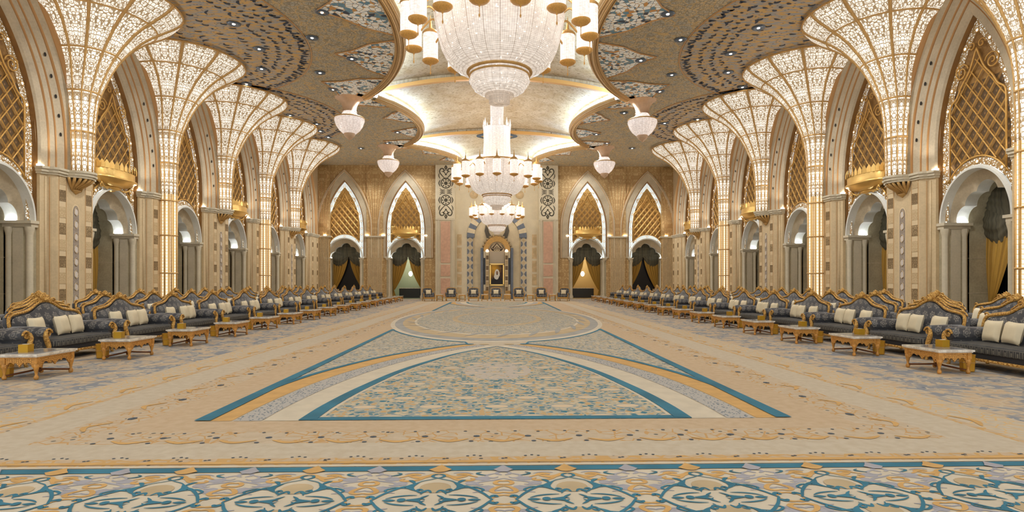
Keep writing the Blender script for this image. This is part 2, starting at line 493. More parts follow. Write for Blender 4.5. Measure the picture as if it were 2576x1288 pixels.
def make_screen():
    parts = []
    y = .155
    b = MB()
    def pz(a):
        a = abs(a); lo = ZI + 1.81 * sqrt(max(0, 1 - (a / 1.51) ** 2)) if a < 1.51 else ZI
        hi = SPR + sqrt((R0 - .25) ** 2 - (a + CA) ** 2) if (a + CA) < R0 - .25 else lo
        return lo, max(hi, lo)
    xs = [-1.30 + 2.60 * k / 52 for k in range(53)]
    b.strip([(x, y, pz(x)[0]) for x in xs], [(x, y, pz(x)[1]) for x in xs], 0)
    parts.append(('backing_panel', b.mesh('backing_panel', [SCREEN])))
    b = MB()
    for s in (-1, 1):
        A = [(s * HW, y - .02, 3.8)] + [(s * arch_pt(0, k / 14)[0], y - .02, arch_pt(0, k / 14)[1]) for k in range(15)]
        B = [(s * (HW - .3), y - .04, 3.8)] + [(s * max(0, arch_pt(-.3, k / 14)[0]), y - .04, arch_pt(-.3, k / 14)[1]) for k in range(15)]
        b.strip(A, B, 0)
    T = [pi * i / 32 for i in range(33)]
    b.strip([(1.50 * cos(t), y - .05, ZI + 1.80 * sin(t)) for t in T], [(max(-1.3, min(1.3, 1.72 * cos(t))), y - .05, ZI + 2.08 * sin(t)) for t in T], 0)
    parts.append(('lit_border', b.mesh('lit_border', [BORDER])))
    b = MB(); P, Q = .45, .60
    for sg in (-1, 1):
        for k in range(-26, 27):
            # line x/P + sg*z/Q = k
            seg = []
            zz = 5.0
            def X(z): return P * (k - sg * z / Q)
            z = 4.6; run = []
            while z < 9.5:
                ok = inside_lat(X(z), z)
                if ok: run.append((X(z), y - .07, z))
                elif len(run) > 1:
                    b.tube([run[0], run[-1]], .022, 4, 0); run = []
                else: run = []
                z += .06
            if len(run) > 1: b.tube([run[0], run[-1]], .022, 4, 0)
    parts.append(('lattice_bars', b.mesh('lattice_bars', [GOLDL])))
    b = MB()
    fr = spl(_FR, 5); fr = [(x, y - .09, z) for x, z in fr]
    fr = [(-1.13, y - .09, 5.1)] + fr
    full = fr + [(-p[0], p[1], p[2]) for p in fr[::-1][1:]]
    b.tube(full, .032, 6, 0)
    for s in (-1, 1):
        sp = []
        for i in range(26):
            t = i / 25 * 3.6 * pi; r = .30 * (1 - i / 25 * .86)
            sp.append((s * (-.62 + r * cos(t + .2)), y - .09, 8.82 + r * sin(t + .2)))
        b.tube(sp, .026, 5, 0)
        sp = []
        for i in range(18):
            t = i / 17 * 2.6 * pi; r = .16 * (1 - i / 17 * .8)
            sp.append((s * (-.2 - r * cos(t)), y - .09, 9.55 + r * sin(t)))
        b.tube(sp, .022, 5, 0)
    b.tube([(-1.13 + 0 * k, y - .09, 5.1) for k in range(1)] + [(1.62 * cos(t), y - .09, ZI + 2.12 * sin(t)) for t in [pi - .72 - (pi - 1.44) * i / 16 for i in range(17)]], .03, 5, 0)
    parts.append(('scroll_frame', b.mesh('scroll_frame', [GOLDL])))
    b = MB()
    ros = [(s * (HW - .15), z) for s in (-1, 1) for z in (4.6, 5.2, 5.8, 6.35)] + [(s * arch_pt(-.15, t)[0], arch_pt(-.15, t)[1]) for s in (-1, 1) for t in (.16, .32, .48, .64, .8)] + [(0, 10.05)] + [(1.62 * cos(t), ZI + 1.95 * sin(t)) for t in (pi * .3, pi * .5, pi * .7)]
    for x, z in ros:
        b.tube([(x + .07 * cos(2 * pi * k / 8), y - .07, z + .07 * sin(2 * pi * k / 8)) for k in range(8)], .02, 4, 0, True)
        b.disc((0, 0, 0), .05, 8, 1, lambda a, c, x=x, z=z: (x + a, y - .075, z + c))
    for s in (-1, 1):
        b.tube([(s * (HW - .15), y - .06, z) for z in (4.6, 5.5, 6.3)] + [(s * arch_pt(-.15, t / 12)[0], y - .06, arch_pt(-.15, t / 12)[1]) for t in range(1, 13)], .008, 3, 0)
    b.tube([(1.62 * cos(t), y - .06, ZI + 1.95 * sin(t)) for t in [pi * (.14 + .72 * i / 20) for i in range(21)]], .008, 3, 0)
    parts.append(('rosettes', b.mesh('rosettes', [GOLDP, m_glow_ros])))
    return parts
GOLDL = plain('lattice_gold', (222, 172, 92), .4, .3, .08, 6)
m_glow_ros = m_glow('rosette_glow', (255, 244, 214), .95)

# ---- wall sheets
def wall_sheet(b, centers, x0, x1, pitch, mat=0, k=1.0):
    """flat wall at y=0 with tall pointed openings, in wall coordinates (x along the wall)"""
    edges = [x0]
    for c in centers:
        n = 18
        xs = [c + (-HW + 2 * HW * i / (2 * n)) * k for i in range(2 * n + 1)]
        b.add([(edges[-1], 0, 0), (xs[0], 0, 0), (xs[0], 0, 12.1), (edges[-1], 0, 12.1)], [(0, 1, 2, 3)], mat)
        for a, d in zip(xs, xs[1:]):
            za = open_top((a - c) / k) or SPR; zd = open_top((d - c) / k) or SPR
            b.add([(a, 0, za), (d, 0, zd), (d, 0, 12.1), (a, 0, 12.1)], [(0, 1, 2, 3)], mat)
        edges.append(xs[-1])
    b.add([(edges[-1], 0, 0), (x1, 0, 0), (x1, 0, 12.1), (edges[-1], 0, 12.1)], [(0, 1, 2, 3)], mat)

BAYS = [13.3 + 5.6 * k for k in range(7)]           # 13.3 .. 46.9
PIERS = [16.1 + 5.6 * k for k in range(7)]          # 16.1 .. 49.7
FARX = [-13.65, -8.2, 8.2, 13.65]
WX, FY, CZ = 16.0, 52.0, 12.0

def side_xf(s, yc):
    """location and z rotation that puts local x along the side wall, -y into the hall"""
    return (s * WX, yc, 0), (-s) * (-pi / 2) * -1 if False else (pi / 2 if s < 0 else -pi / 2)

b = MB()
wall_sheet(b, BAYS, 4.0, FY + .0, 5.6)
wl = b.mesh('wall_left', [STONE])
o = bpy.data.objects.new('wall_left', wl); COL.objects.link(o); o.location = (-WX, 0, 0); o.rotation_euler = (0, 0, pi / 2)
struct(o, 'beige stone side wall pierced by tall pointed arches')
# on the right side local x runs towards -Y
b = MB(); wall_sheet(b, [-c for c in BAYS[::-1]], -FY, -4.0, 5.6)
o = b.obj('wall_right', [STONE], None, (WX, 0, 0), -pi / 2); struct(o, 'beige stone side wall pierced by tall pointed arches')
b = MB()
wall_sheet(b, FARX[:2], -16.0, -5.5, 5.45, 0, 1.09); wall_sheet(b, FARX[2:], 5.5, 16.0, 5.45, 0, 1.09)
o = b.obj('wall_far', [STONE_F], None, (0, FY, 0)); struct(o, 'far end wall with pointed arches and carved stone')

DOOR_PARTS = make_door(); ARCHM = make_archivolt(); ARCHF = make_archivolt(3.7, True); SCR_PARTS = make_screen()

# balcony (local bay frame)
def make_balcony():
    r = empty('gilded_balcony')
    b = MB()
    a0, a1 = pi + .25, 2 * pi - .25
    prof = [(.2, 5.52), (.45, 5.54), (.75, 5.60), (.95, 5.68), (1.12, 5.78), (1.22, 5.82), (1.25, 5.87), (1.20, 5.90)]
    b.lathe(prof, 28, 0, (0, .02, 0), True, pi, 2 * pi, 1.08, .46)
    b.lathe([(1.20, 5.90), (.3, 5.92)], 28, 0, (0, .02, 0), True, pi, 2 * pi, 1.08, .46)
    b.obj('balcony_base', [GOLD], r)
    b = MB()
    b.lathe([(1.12, 5.9), (1.12, 6.25), (1.10, 6.28)], 28, 0, (0, .02, 0), True, pi, 2 * pi, 1.08, .46)
    N = 15
    for i in range(N):
        t = pi + pi * (i + .5) / N
        ux, uy = cos(t) * 1.16 * 1.08, sin(t) * 1.16 * .46 + .02
        tx, ty = -sin(t), cos(t)
        pet = [(-.09, 6.2), (-.10, 6.36), (-.05, 6.46), (0, 6.54), (.05, 6.46), (.10, 6.36), (.09, 6.2)]
        b.add([(ux + tx * a, uy + ty * a, z) for a, z in pet] + [(ux * .97 + tx * a, (uy - .02) * .97 + .02 + ty * a, z) for a, z in pet], [tuple(range(7)), tuple(range(13, 6, -1))] + [(k, k + 7, (k + 1) % 7 + 7, (k + 1) % 7) for k in range(7)], 0)
    b.obj('petal_railing', [GOLD], r)
    b = MB()
    b.lathe([(0, 5.34), (.1, 5.35), (.22, 5.4), (.45, 5.46), (.5, 5.52), (.15, 5.54)], 16, 0, (0, .1, 0), True, 0, 2 * pi, 1, .6)
    for s in (-1, 1):
        b.tube([(s * .25, -.0, 5.48), (s * .55, -.1, 5.42), (s * .8, -.1, 5.5), (s * .92, -.12, 5.66)], [.03, .04, .04, .03], 6, 0)
        b.tube([(s * .9 + .08 * cos(t), -.12, 5.52 + .08 * sin(t)) for t in [k * .6 for k in range(10)]], .025, 5, 0)
    b.obj('corbel', [GOLD], r)
    return r

# ---- curtains
def m_fabric(name, c, c2, rough=.8, sheen=0, rib=26):
    m = Mat(name, rough); u, v, _ = m.co('UV')
    n = m.noise(m.vec(u * rib, v * .6), 1, 2).mr(.35, .65)
    m.col(m.mix(n, lin(c), lin(c2))); return m.m
DRAPE = m_fabric('ochre_drape', (190, 146, 58), (150, 110, 38), .7)
VAL = m_fabric('olive_valance', (98, 90, 68), (66, 60, 46), .8)
NIGHT = Mat('night_window', .25).col(lin((16, 18, 26))).m
def m_room():
    m = Mat('lit_room_beyond', .6); x, y, z = m.co()
    m.col(lin((176, 184, 160))); return m.m
ROOMBK = m_room(); ROOMGD = flat('golden_room_beyond', (206, 176, 116), .6)
def make_curtain(lit=False):
    r = empty('swagged_curtain')
    y0 = 1.62
    for s in (-1, 1):
        b = MB()
        def fn(u, v):
            # v 0 top, 1 bottom; outer edge fixed, inner edge sweeps out to the tieback
            z = 4.35 - 3.55 * v
            inner = .02 + 1.12 * (v ** 1.9)
            outer = 1.32
            x = outer + (inner - outer) * u
            yy = y0 + .035 * sin(u * 34) * (1 - .5 * v) - .12 * sin(pi * v)
            return (s * x, yy, z)
        b.grid(fn, 40, 18, 0, True)
        def fn2(u, v):
            z = .8 - .8 * v; w = .10 + .22 * v
            return (s * (1.30 - w * u), y0 - .06 + .03 * sin(u * 20), z)
        b.grid(fn2, 12, 6, 0, True)
        b.obj('drape', [DRAPE], r)
        b = MB()
        def fn(u, v):
            x = 1.34 - 1.30 * u
            top = 4.3 + .0 * u; drop = .35 + 1.0 * sin(pi * min(1, .12 + (1 - u) * .62)) ** 1.2
            z = top - drop * v
            return (s * x, y0 - .12 - .10 * sin(pi * v) + .02 * sin(v * 26 + u * 3), z)
        b.grid(fn, 20, 20, 0, True)
        b.obj('side_swag', [VAL], r)
    b = MB()
    def fn(u, v):
        x = -1.25 + 2.5 * u; z = 5.2 - (5.2 - 4.25 + .42 * sin(pi * u)) * v
        return (x, y0 - .2 - .14 * sin(pi * v) * sin(pi * u) + .015 * sin(v * 30), z)
    b.grid(fn, 24, 20, 0, True)
    b.obj('centre_swag', [VAL], r)
    return r

# ---- place bays
n_door = 0; n_trim = 0
scr0 = empty('lattice_screen')
for nm, me in SCR_PARTS:
    q = bpy.data.objects.new(nm, me); COL.objects.link(q); q.parent = scr0
SCRP = Proto(scr0); BALP = Proto(make_balcony()); CURP = Proto(make_curtain())
last_screen = [None]; last_curtain = [None]
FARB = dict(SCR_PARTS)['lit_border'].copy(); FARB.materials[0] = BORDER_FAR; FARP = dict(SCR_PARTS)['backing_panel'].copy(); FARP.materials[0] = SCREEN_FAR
def place_bay(loc, rz, where, which, balcony, lit=False):
    global n_door, n_trim
    n_door += 1; n_trim += 1
    d = empty('door_%d' % n_door, loc, rz); struct(d, 'lobed stone archway, %s' % which)
    for nm, me in DOOR_PARTS:
        q = bpy.data.objects.new(nm, me); COL.objects.link(q); q.parent = d
    t = bpy.data.objects.new('trim_%d' % n_trim, ARCHF if where == 'far' else ARCHM); COL.objects.link(t); t.location = loc; t.rotation_euler = (0, 0, rz)
    struct(t, 'ribbed pointed arch moulding, %s' % which)
    last_screen[0] = SCRP.place(loc, rz)
    tag(last_screen[0], 'gold lattice screen in the pointed arch, %s' % which, 'screen', 'lattice screens in the pointed arches')
    last_curtain[0] = CURP.place(loc, rz)
    tag(last_curtain[0], 'ochre drapes under olive swags inside the archway, %s' % which, 'curtain', 'curtains in the archways')
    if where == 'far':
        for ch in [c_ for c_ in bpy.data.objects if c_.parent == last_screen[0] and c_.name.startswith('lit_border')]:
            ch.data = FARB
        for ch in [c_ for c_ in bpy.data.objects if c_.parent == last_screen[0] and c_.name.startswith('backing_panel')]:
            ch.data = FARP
    if balcony:
        tag(BALP.place(loc, rz), 'gilded petal balcony above the archway, %s' % which, 'balcony', 'gilded balconies')
    if where == 'far':
        for q in (d, t, last_screen[0], last_curtain[0]): q.scale = (1.09, 1, 1)
    # what closes the passage behind the drapes
    b = MB()
    if lit:
        for q in (((-1.5, 1.8, 0), (-4.5, 5.0, 0), (-4.5, 5.0, 5.4), (-1.5, 1.8, 5.4)), ((1.5, 1.8, 0), (4.5, 5.0, 0), (4.5, 5.0, 5.4), (1.5, 1.8, 5.4)), ((-4.5, 5.0, 0), (4.5, 5.0, 0), (4.5, 5.0, 5.4), (-4.5, 5.0, 5.4)), ((-1.5, 1.8, 5.4), (1.5, 1.8, 5.4), (4.5, 5.0, 5.4), (-4.5, 5.0, 5.4)), ((-1.5, 1.8, 0), (1.5, 1.8, 0), (4.5, 5, 0), (-4.5, 5, 0))):
            b.add(list(q), [(0, 1, 2, 3)], 0)
        o = b.obj('wall_anteroom', [ROOMBK if loc[0] < 0 else ROOMGD], None, loc, rz); struct(o)
    else:
        b.box((0, 1.84, 2.7), (2.8, .06, 5.4), 0)
        o = b.obj('window_%d' % n_door, [NIGHT], None, loc, rz); struct(o, 'dark window behind the drapes')
SIDE = {-1: 'left', 1: 'right'}
for s in (-1, 1):
    for i, y in enumerate(BAYS):
        k = i - 1
        which = ('%s bay of the %s wall' % (ORD[k] if k >= 0 else 'off-view', SIDE[s])) if k >= 0 else 'bay beside the viewer on the %s wall' % SIDE[s]
        place_bay((s * WX, y, 0), pi / 2 if s < 0 else -pi / 2, 'side', which, i in (2, 4, 6))
for x in FARX:
    nm = ('outer' if abs(x) > 10 else 'inner') + ' bay of the end wall, ' + SIDE[-1 if x < 0 else 1]
    place_bay((x, FY, 0), 0, 'far', nm, abs(x) < 10, abs(x) < 10)

# ---- piers
def pier_prof(off=0.0, bulge=False):
    P = [(-1.25, 0), (-1.25, .12), (-1.05, .22), (-1.0, .33), (-.9, .45)]
    P = [(a - off * .5, p + off) if i else (a - off * .5, 0) for i, (a, p) in enumerate(P)]
    mid = []
    if bulge:
        for i in range(9):
            t = pi * i / 8; mid.append((-.50 * cos(t), .45 + off + .56 * sin(t)))
    R = [(-a, p) for a, p in P[::-1]]
    return P + mid + R
def m_square(name, c, d):
    m = Mat(name, .6); x, y, z = m.co()
    return m.col(lin(c)).m
PANEL = flat('panel_frame_stone', (214, 190, 150), .6)
SQD = m_carved('dark_inlay_square', (182, 156, 114), (104, 80, 48), 11, .12)
SQL = m_carved('pale_inlay_square', (212, 188, 148), (184, 156, 114), 12, .1)
HEXC = m_carved('grey_hexagon_chain', (172, 158, 142), (140, 124, 108), 14, .1)
def make_pier(kind):
    b = MB(); pr = pier_prof()
    b.strip([(a, -p, 0) for a, p in pr], [(a, -p, 5.45) for a, p in pr], 0)
    for z0, z1, off in ((5.38, 5.46, .05), (5.46, 5.56, .10), (5.56, 5.64, .14)):
        pc = pier_prof(off, kind == 'A')
        b.strip([(a, -p, z0) for a, p in pc], [(a, -p, z1) for a, p in pc], 1)
        n = len(pc); b.add([(a, -p, z0) for a, p in pc], [tuple(range(n))], 1); b.add([(a, -p, z1) for a, p in pc], [tuple(range(n))], 1)
    # raised frames and inlays on the face
    cols = (-.66, .66) if kind == 'A' else (-.62, .62)
    for cx in cols:
        b.box((cx, -.452, 2.7), (.40, .016, 5.1), 2)
        for k in range(9):
            z = .56 + k * .59
            b.box((cx, -.462, z), (.32, .014, .40), 3 if k % 2 else 4)
        for dx in (-.17, .17):
            b.box((cx + dx, -.465, 2.7), (.015, .01, 5.1), 5)
    for s in (-1, 1):
        b.tube([(s * 1.10, -.2, .1), (s * 1.10, -.2, 5.3)], .035, 6, 0)
        b.box((s * 1.02, -.285, 2.7), (.03, .012, 5.2), 5)
    if kind == 'A':
        b.prism([(-.21, 0.15), (.21, 0.15)] + [(.21 * cos(t), 4.15 + .32 * sin(t)) for t in [pi * i / 10 for i in range(11)]], -.458, -.45, 2)
        b.prism([(-.15, 0.2), (.15, 0.2)] + [(.15 * cos(t), 4.15 + .26 * sin(t)) for t in [pi * i / 10 for i in range(11)]], -.468, -.45, 6)
        for k in range(9):
            z = .5 + k * .46
            b.tube([(.105 * cos(pi / 6 + t * pi / 3), -.475, z + .15 * sin(pi / 6 + t * pi / 3)) for t in range(6)], .014, 4, 4, True)
            b.disc((0, 0, 0), .09, 6, 7, lambda a, c, z=z: (a, -.476, z + c), .13)
    b.lathe([(.17, 0), (.17, .1)], 4, 0, (0, -.2, 0)) if False else None
    return b.mesh('pier', [STONE, GREYST, PANEL, SQD, SQL, ARCHLN, HEXC, flat('pale_hexagon', (206, 194, 182), .6)])
PIERM = {k: make_pier(k) for k in 'AB'}
def make_corbel():
    b = MB()
    for i in range(9):
        t = pi * (i + .5) / 9
        x0, p0 = -.22 * cos(t), .46; x1, p1 = -.50 * cos(t), .47 + .52 * sin(t)
        b.tube([(x0, -p0 - .02, 4.95), (x0 * 1.3, -p0 - .1 * sin(t), 5.1), (x1 * .8, -p1 * .75 - .1, 5.25), (x1, -p1, 5.38)], [.025, .05, .06, .05], 6, 0)
    b.lathe([(.0, 4.82), (.07, 4.86), (.2, 4.94), (.22, 4.98), (.0, 5.0)], 12, 0, (0, -.46, 0), True, 0, 2 * pi, 1, .5)
    return b.mesh('fan_corbel', [GOLDP])
CORB = make_corbel()

# ---- luminous columns
RP = [(5.66, .345), (6.4, .35), (7.1, .37), (7.6, .395), (8.1, .45), (8.6, .54), (9.1, .67), (9.5, .79), (9.9, .96), (10.3, 1.19), (10.7, 1.48), (11.0, 1.78), (11.25, 2.12), (11.5, 2.46), (11.7, 2.66), (11.86, 2.74)]
def col_c(z): return .70 + .55 * max(0, min(1, (z - 8.3) / 3.5)) ** 1.2
def col_r(z):
    for (z0, r0), (z1, r1) in zip(RP, RP[1:]):
        if z0 <= z <= z1: return r0 + (r1 - r0) * (z - z0) / (z1 - z0)
    return RP[0][1] if z < RP[0][0] else RP[-1][1]
NP = 12
def make_column(kind):
    r = empty('luminous_column')
    zs = [z for z, _ in spl(RP, 3)]
    rs = [q for _, q in spl(RP, 3)]
    b = MB(); K = len(zs) - 1
    L = [0]
    for i in range(1, K + 1): L.append(L[-1] + sqrt((zs[i] - zs[i - 1]) ** 2 + (rs[i] - rs[i - 1]) ** 2))
    cut = lambda p: p[1] > -.06
    def fn(u, v):
        k = int(round(v * K)); a = 2 * pi * u
        return (rs[k] * cos(a), -col_c(zs[k]) + rs[k] * sin(a), zs[k])
    b.grid(fn, 60, K, 0, True, lambda u, v: (u * NP, L[int(round(v * K))]), cut)
    b.obj('glass_flare', [FLARE], r)
    b = MB()
    def P(a, z, e=.0):
        q = col_r(z) + e; return (q * cos(a), -col_c(z) + q * sin(a), z)
    for i in range(NP):
        a = 2 * pi * i / NP
        pts = [P(a, z, .012) for z in zs]
        pts = [p for p in pts if p[1] < -.08]
        if len(pts) > 2: b.tube(pts, [.024 + .034 * max(0, min(1, (p[2] - 8) / 3)) for p in pts], 5, 0)
    for z in (7.1, 8.55, 9.95, 11.15):
        run = [p for p in (P(pi / 2 + 2 * pi * i / 56, z, .004) for i in range(57)) if p[1] < -.08]
        b.tube(run, .036, 5, 0)
    b.obj('rib_frame', [GOLDP], r)
    b = MB(); best = [p for p in (P(pi / 2 + 2 * pi * i / 64, 11.86, .0) for i in range(65)) if p[1] < -.04]
    b.tube(best, .048, 6, 0)
    b.obj('rim', [GOLDP], r)
    if kind == 'B':
        b = MB()
        def fn(u, v):
            a = 2 * pi * u; return (.345 * cos(a), -.70 + .345 * sin(a), .25 + 5.42 * v)
        b.grid(fn, 32, 8, 0, True, lambda u, v: (u * 12, v * 5.42)); b.obj('shaft_glass', [SHAFT], r)
        b = MB()
        for i in range(8):
            a = 2 * pi * i / 8
            b.tube([(.355 * cos(a), -.70 + .355 * sin(a), .25), (.355 * cos(a), -.70 + .355 * sin(a), 5.67)], .028, 5, 0)
        for z in (2.0, 3.75, 5.35):
            b.tube([(.36 * cos(2 * pi * k / 24), -.70 + .36 * sin(2 * pi * k / 24), z) for k in range(24)], .035, 5, 0, True)
        b.obj('shaft_frame', [GOLDP], r)
        b = MB(); b.lathe([(.5, 0), (.5, .12), (.44, .16), (.40, .25), (.3, .26)], 24, 0, (0, -.70, 0)); b.obj('plinth', [GOLDP], r)
    return r
COLP = {k: Proto(make_column(k)) for k in 'AB'}
UPM = MB(); UPM.box((0, 0, .03), (.22, .10, .06), 0); UPM = UPM.mesh('uplight', [UPL])
for s in (-1, 1):
    for i, y in enumerate(PIERS):
        kind = 'AB'[(i + 1) % 2]
        rz = pi / 2 if s < 0 else -pi / 2; loc = (s * WX, y, 0)
        n_trim += 1
        o = bpy.data.objects.new('trim_%d' % n_trim, PIERM[kind]); COL.objects.link(o); o.location = loc; o.rotation_euler = (0, 0, rz)
        struct(o, 'inlaid stone pier with cornice, %s on the %s wall' % (ORD[i], SIDE[s]))
        for e in (-1, 1):
            q = bpy.data.objects.new('uplight', UPM); COL.objects.link(q); q.parent = o; q.location = (e * 1.20, -.10, 5.64)
        if kind == 'A':
            q = bpy.data.objects.new('fan_corbel', CORB); COL.objects.link(q); q.parent = o
        if i < 6:
            tag(COLP[kind].place(loc, rz), 'flared glowing column %s, %s from the viewer along the %s wall' % ('rising from a stone pier' if kind == 'A' else 'standing on the floor', ORD[i], SIDE[s]), 'column', 'flared glowing columns', 'thing')
# end wall flat pilasters between arches
FLUT = MB()
for k in range(11):
    FLUT.box((-.60 + k * .12, -.06, 5.0 if False else 2.75), (.075, .09, 5.5), 0)
FLUT.box((0, -.02, 5.9), (1.5, .08, 11.8), 1)
for k in range(7):
    x = -.48 + k * .16
    FLUT.tube([(x * .9, -.08, 5.7), (x, -.08, 7.6), (x * 1.3, -.08, 8.8), (x * 2.0, -.08, 10.0), (x * 3.0, -.08, 11.2)], .018, 4, 2)
FLUT.box((0, -.08, 5.6), (1.7, .16, .14), 3)
FLUT = FLUT.mesh('flat_pilaster', [STONE, STONE_F, ARCHLN, GREYST])
for x in (-16.0 + .35, -10.92, 10.92, 16 - .35):
    n_trim += 1
    o = bpy.data.objects.new('trim_%d' % n_trim, FLUT); COL.objects.link(o); o.location = (x, FY - .02, 0); struct(o, 'fluted flat pilaster on the end wall')
for x, wh in ((-15.35, 'at the corner with the left wall'), (-11.6, 'right of the leftmost arch'), (-10.2, 'left of the second arch'), (-6.4, 'right of the second arch'), (6.4, 'left of the third arch'), (10.2, 'right of the third arch'), (11.6, 'left of the rightmost arch'), (15.35, 'at the corner with the right wall')):
    q = bpy.data.objects.new('wall_uplight', UPM); COL.objects.link(q); q.location = (x, FY - (.04 if abs(x) < 7 else .12), 5.67)
    tag(q, 'small bright uplight on the end wall, %s' % wh, 'light', 'cornice uplights', 'thing')
# ------------------------------------------------------------------ floor and carpet
b = MB(); b.add([(-19, -3, -.02), (19, -3, -.02), (19, 58, -.02), (-19, 58, -.02)], [(0, 1, 2, 3)])
struct(b.obj('floor', [m_stone('floor_marble', (186, 170, 140))]), 'pale stone floor under the carpet')
TEAL = plain('teal_pile', (58, 124, 146), .9, 0, .14, 1.6)
ORNG = plain('ochre_pile', (214, 168, 102), .9, 0, .07, 5)
LILA = plain('lilac_pile', (172, 168, 172), .9, 0, .05, 5)
CREAM = plain('cream_pile', (214, 200, 176), .9, 0, .05, 4)
NAVY = plain('slate_pile', (84, 92, 100), .9, 0, .1, 4)
def m_carpet():
    m = Mat('carpet_ground', .95, 0, .1); x, y, z = m.co()
    ax = x.abs()
    YC = 25.5
    ym = (y - YC).abs()                    # mirrored about the medallion
    s = (ax - 3.55).mx((ym - (YC - 6.85)) * 1.25)
    n = m.noise(None, 9, 3).mr(.35, .65); nb = m.noise(None, .8, 2).mr(.3, .7)
    cream = m.mix(n, lin((204, 190, 168)), lin((196, 180, 156)))
    tan = m.mix(n, lin((204, 180, 150)), lin((196, 170, 138)))
    # speckled motif rows
    vv = m.vec(x * 6.5, y * 6.5)
    sp = m.vor(vv, 1, 'F1', 1.0); spe = m.vor(vv, 1, 'DISTANCE_TO_EDGE', 1.0)
    big = m.noise(m.vec(x * 1.1, y * 1.1), 1.6, 2)
    flor = m.mix(spe.lt(.05) * big.gt(.44), m.mix(.5, tan, cream), lin((200, 160, 110)))
    flor = m.mix(sp.lt(.16) * big.gt(.5), flor, lin((120, 116, 106)))
    c = m.mix(s.band(.0, .62), cream, tan)
    c = m.mix(s.band(.60, 1.18), c, flor)
    # outer thin sprig rows
    row = s.band(1.80, 2.15)
    sprig = m.mix(sp.lt(.13) * big.gt(.45), m.mix(spe.lt(.07), tan, lin((205, 165, 110))), lin((110, 104, 92)))
    c = m.mix(row, c, sprig)
    c = m.mix(s.band(2.22, 2.30).mx(s.band(2.36, 2.42)), c, lin((212, 160, 92)))
    # broad side borders, blue grey arabesque with warm flecks
    side = ax.gt(6.15)
    w1 = m.web(x, y, 2.6, .10, 1.0, .3); w2 = m.web(x + 3.3, y, 3.7, .07, 1.0)
    blo = m.noise(m.vec(x * .9, y * .8), 2.2, 4, .7)
    blue = m.mix(blo.mr(.46, .56), tan, lin((182, 176, 166)))
    blue = m.mix(w2 * .7, blue, lin((206, 190, 164)))
    blue = m.mix(w1 * blo.mr(.42, .55), blue, lin((146, 148, 152)))
    blue = m.mix(sp.lt(.14) * blo.gt(.53), blue, lin((92, 108, 124)))
    c = m.mix(side * ax.lt(9.6), c, blue)
    c = m.mix(ax.band(5.45, 6.15), c, m.mix(spe.lt(.05), cream, lin((214, 180, 130))))
    m.col(c); m.bump(m.noise(None, 220, 1), .004, .3); return m.m
def m_infill(name, blueish):
    m = Mat(name, .95, 0, .1); x, y, z = m.co()
    P, Q = .86, .56
    u = x / P; v = y / Q
    row = v.floor(); off = (row * .5).frac()
    du = ((u + off).frac() - .5).abs(); dv = (v.frac() - .5).abs()
    du2 = (.5 - du) * P; dv2 = (.5 - dv) * Q
    oval = ((du * du) * 34.0 + (dv * dv) * 38.0).lt(1.0)
    ring = ((du * du) * 34.0 + (dv * dv) * 38.0).lt(1.6)
    cross = (du2 * .8 + dv2).lt(.07)
    a = m.vor(m.vec(x * 13, y * 12), 1, 'F1', 1.0, 'Color')
    n = m.nt.nodes.new('ShaderNodeSeparateColor'); m.nt.links.new(a.o, n.inputs[0]); r = E(m, n.outputs[0])
    e = m.vor(m.vec(x * 13, y * 12), 1, 'DISTANCE_TO_EDGE', 1.0).lt(.10)
    c = m.mix(r.gt(.26), lin((208, 190, 160)), lin((170, 170, 166) if blueish else (150, 158, 158)))
    c = m.mix(r.gt(.50), c, lin((178, 160, 132) if blueish else (204, 166, 116)))
    c = m.mix(r.gt(.74), c, lin((118, 130, 134) if blueish else (84, 128, 142)))
    c = m.mix(e, c, lin((184, 176, 158) if blueish else (184, 176, 154)))
    if not blueish:
        c = m.mix(ring, c, lin((150, 160, 160)))
        c = m.mix(oval, c, lin((216, 194, 162)))
        c = m.mix(cross, c, lin((62, 120, 140)))
        rr = (x * x + (y - 10.6) * (y - 10.6) * .4).sqrt()
        c = m.mix(rr.band(.0, .62) * m.noise(None, 6).gt(.46), c, lin((196, 184, 170)))
    m.col(c); return m.m
def m_mosaic():
    m = Mat('mosaic_band_pile', .95, 0, .1); x, y, z = m.co()
    e = m.vor(m.vec(x * 26, y * 20), 1, 'F1', .9)
    m.col(m.mix(e.lt(.33), lin((184, 178, 170)), lin((96, 112, 124)))); return m.m
MATS = [m_carpet(), TEAL, ORNG, LILA, CREAM, NAVY, m_infill('field_infill', False), m_infill('corner_infill', True), m_mosaic(), plain('medallion_grey', (172, 168, 160), .95, 0, .1, 2), plain('medallion_ochre', (200, 176, 138), .95, 0, .1, 2)]
C = MB()
C.add([(-14.6, -2.5, 0), (14.6, -2.5, 0), (14.6, 51.5, 0), (-14.6, 51.5, 0)], [(0, 1, 2, 3)], 0)
YC = 25.5
def both(fnadd):
    for my in (False, True):
        for sx in (1, -1):
            g = (lambda a, c, z=0.0, sx=sx, my=my: (sx * a, (2 * YC - c) if my else c, z)); fnadd(g, sx, my)
arc1 = spl([(2.34, 6.85), (2.30, 7.7), (2.13, 9.0), (1.74, 10.85), (.95, 13.0), (.0, 14.45)], 8)
arc2 = spl([(3.50, 6.85), (3.48, 8.0), (3.36, 9.4), (3.06, 10.8), (2.42, 12.6), (1.46, 14.2), (.75, 15.0)], 8)
def ell(t): return (4.3 * cos(t), YC + 10.1 * sin(t))
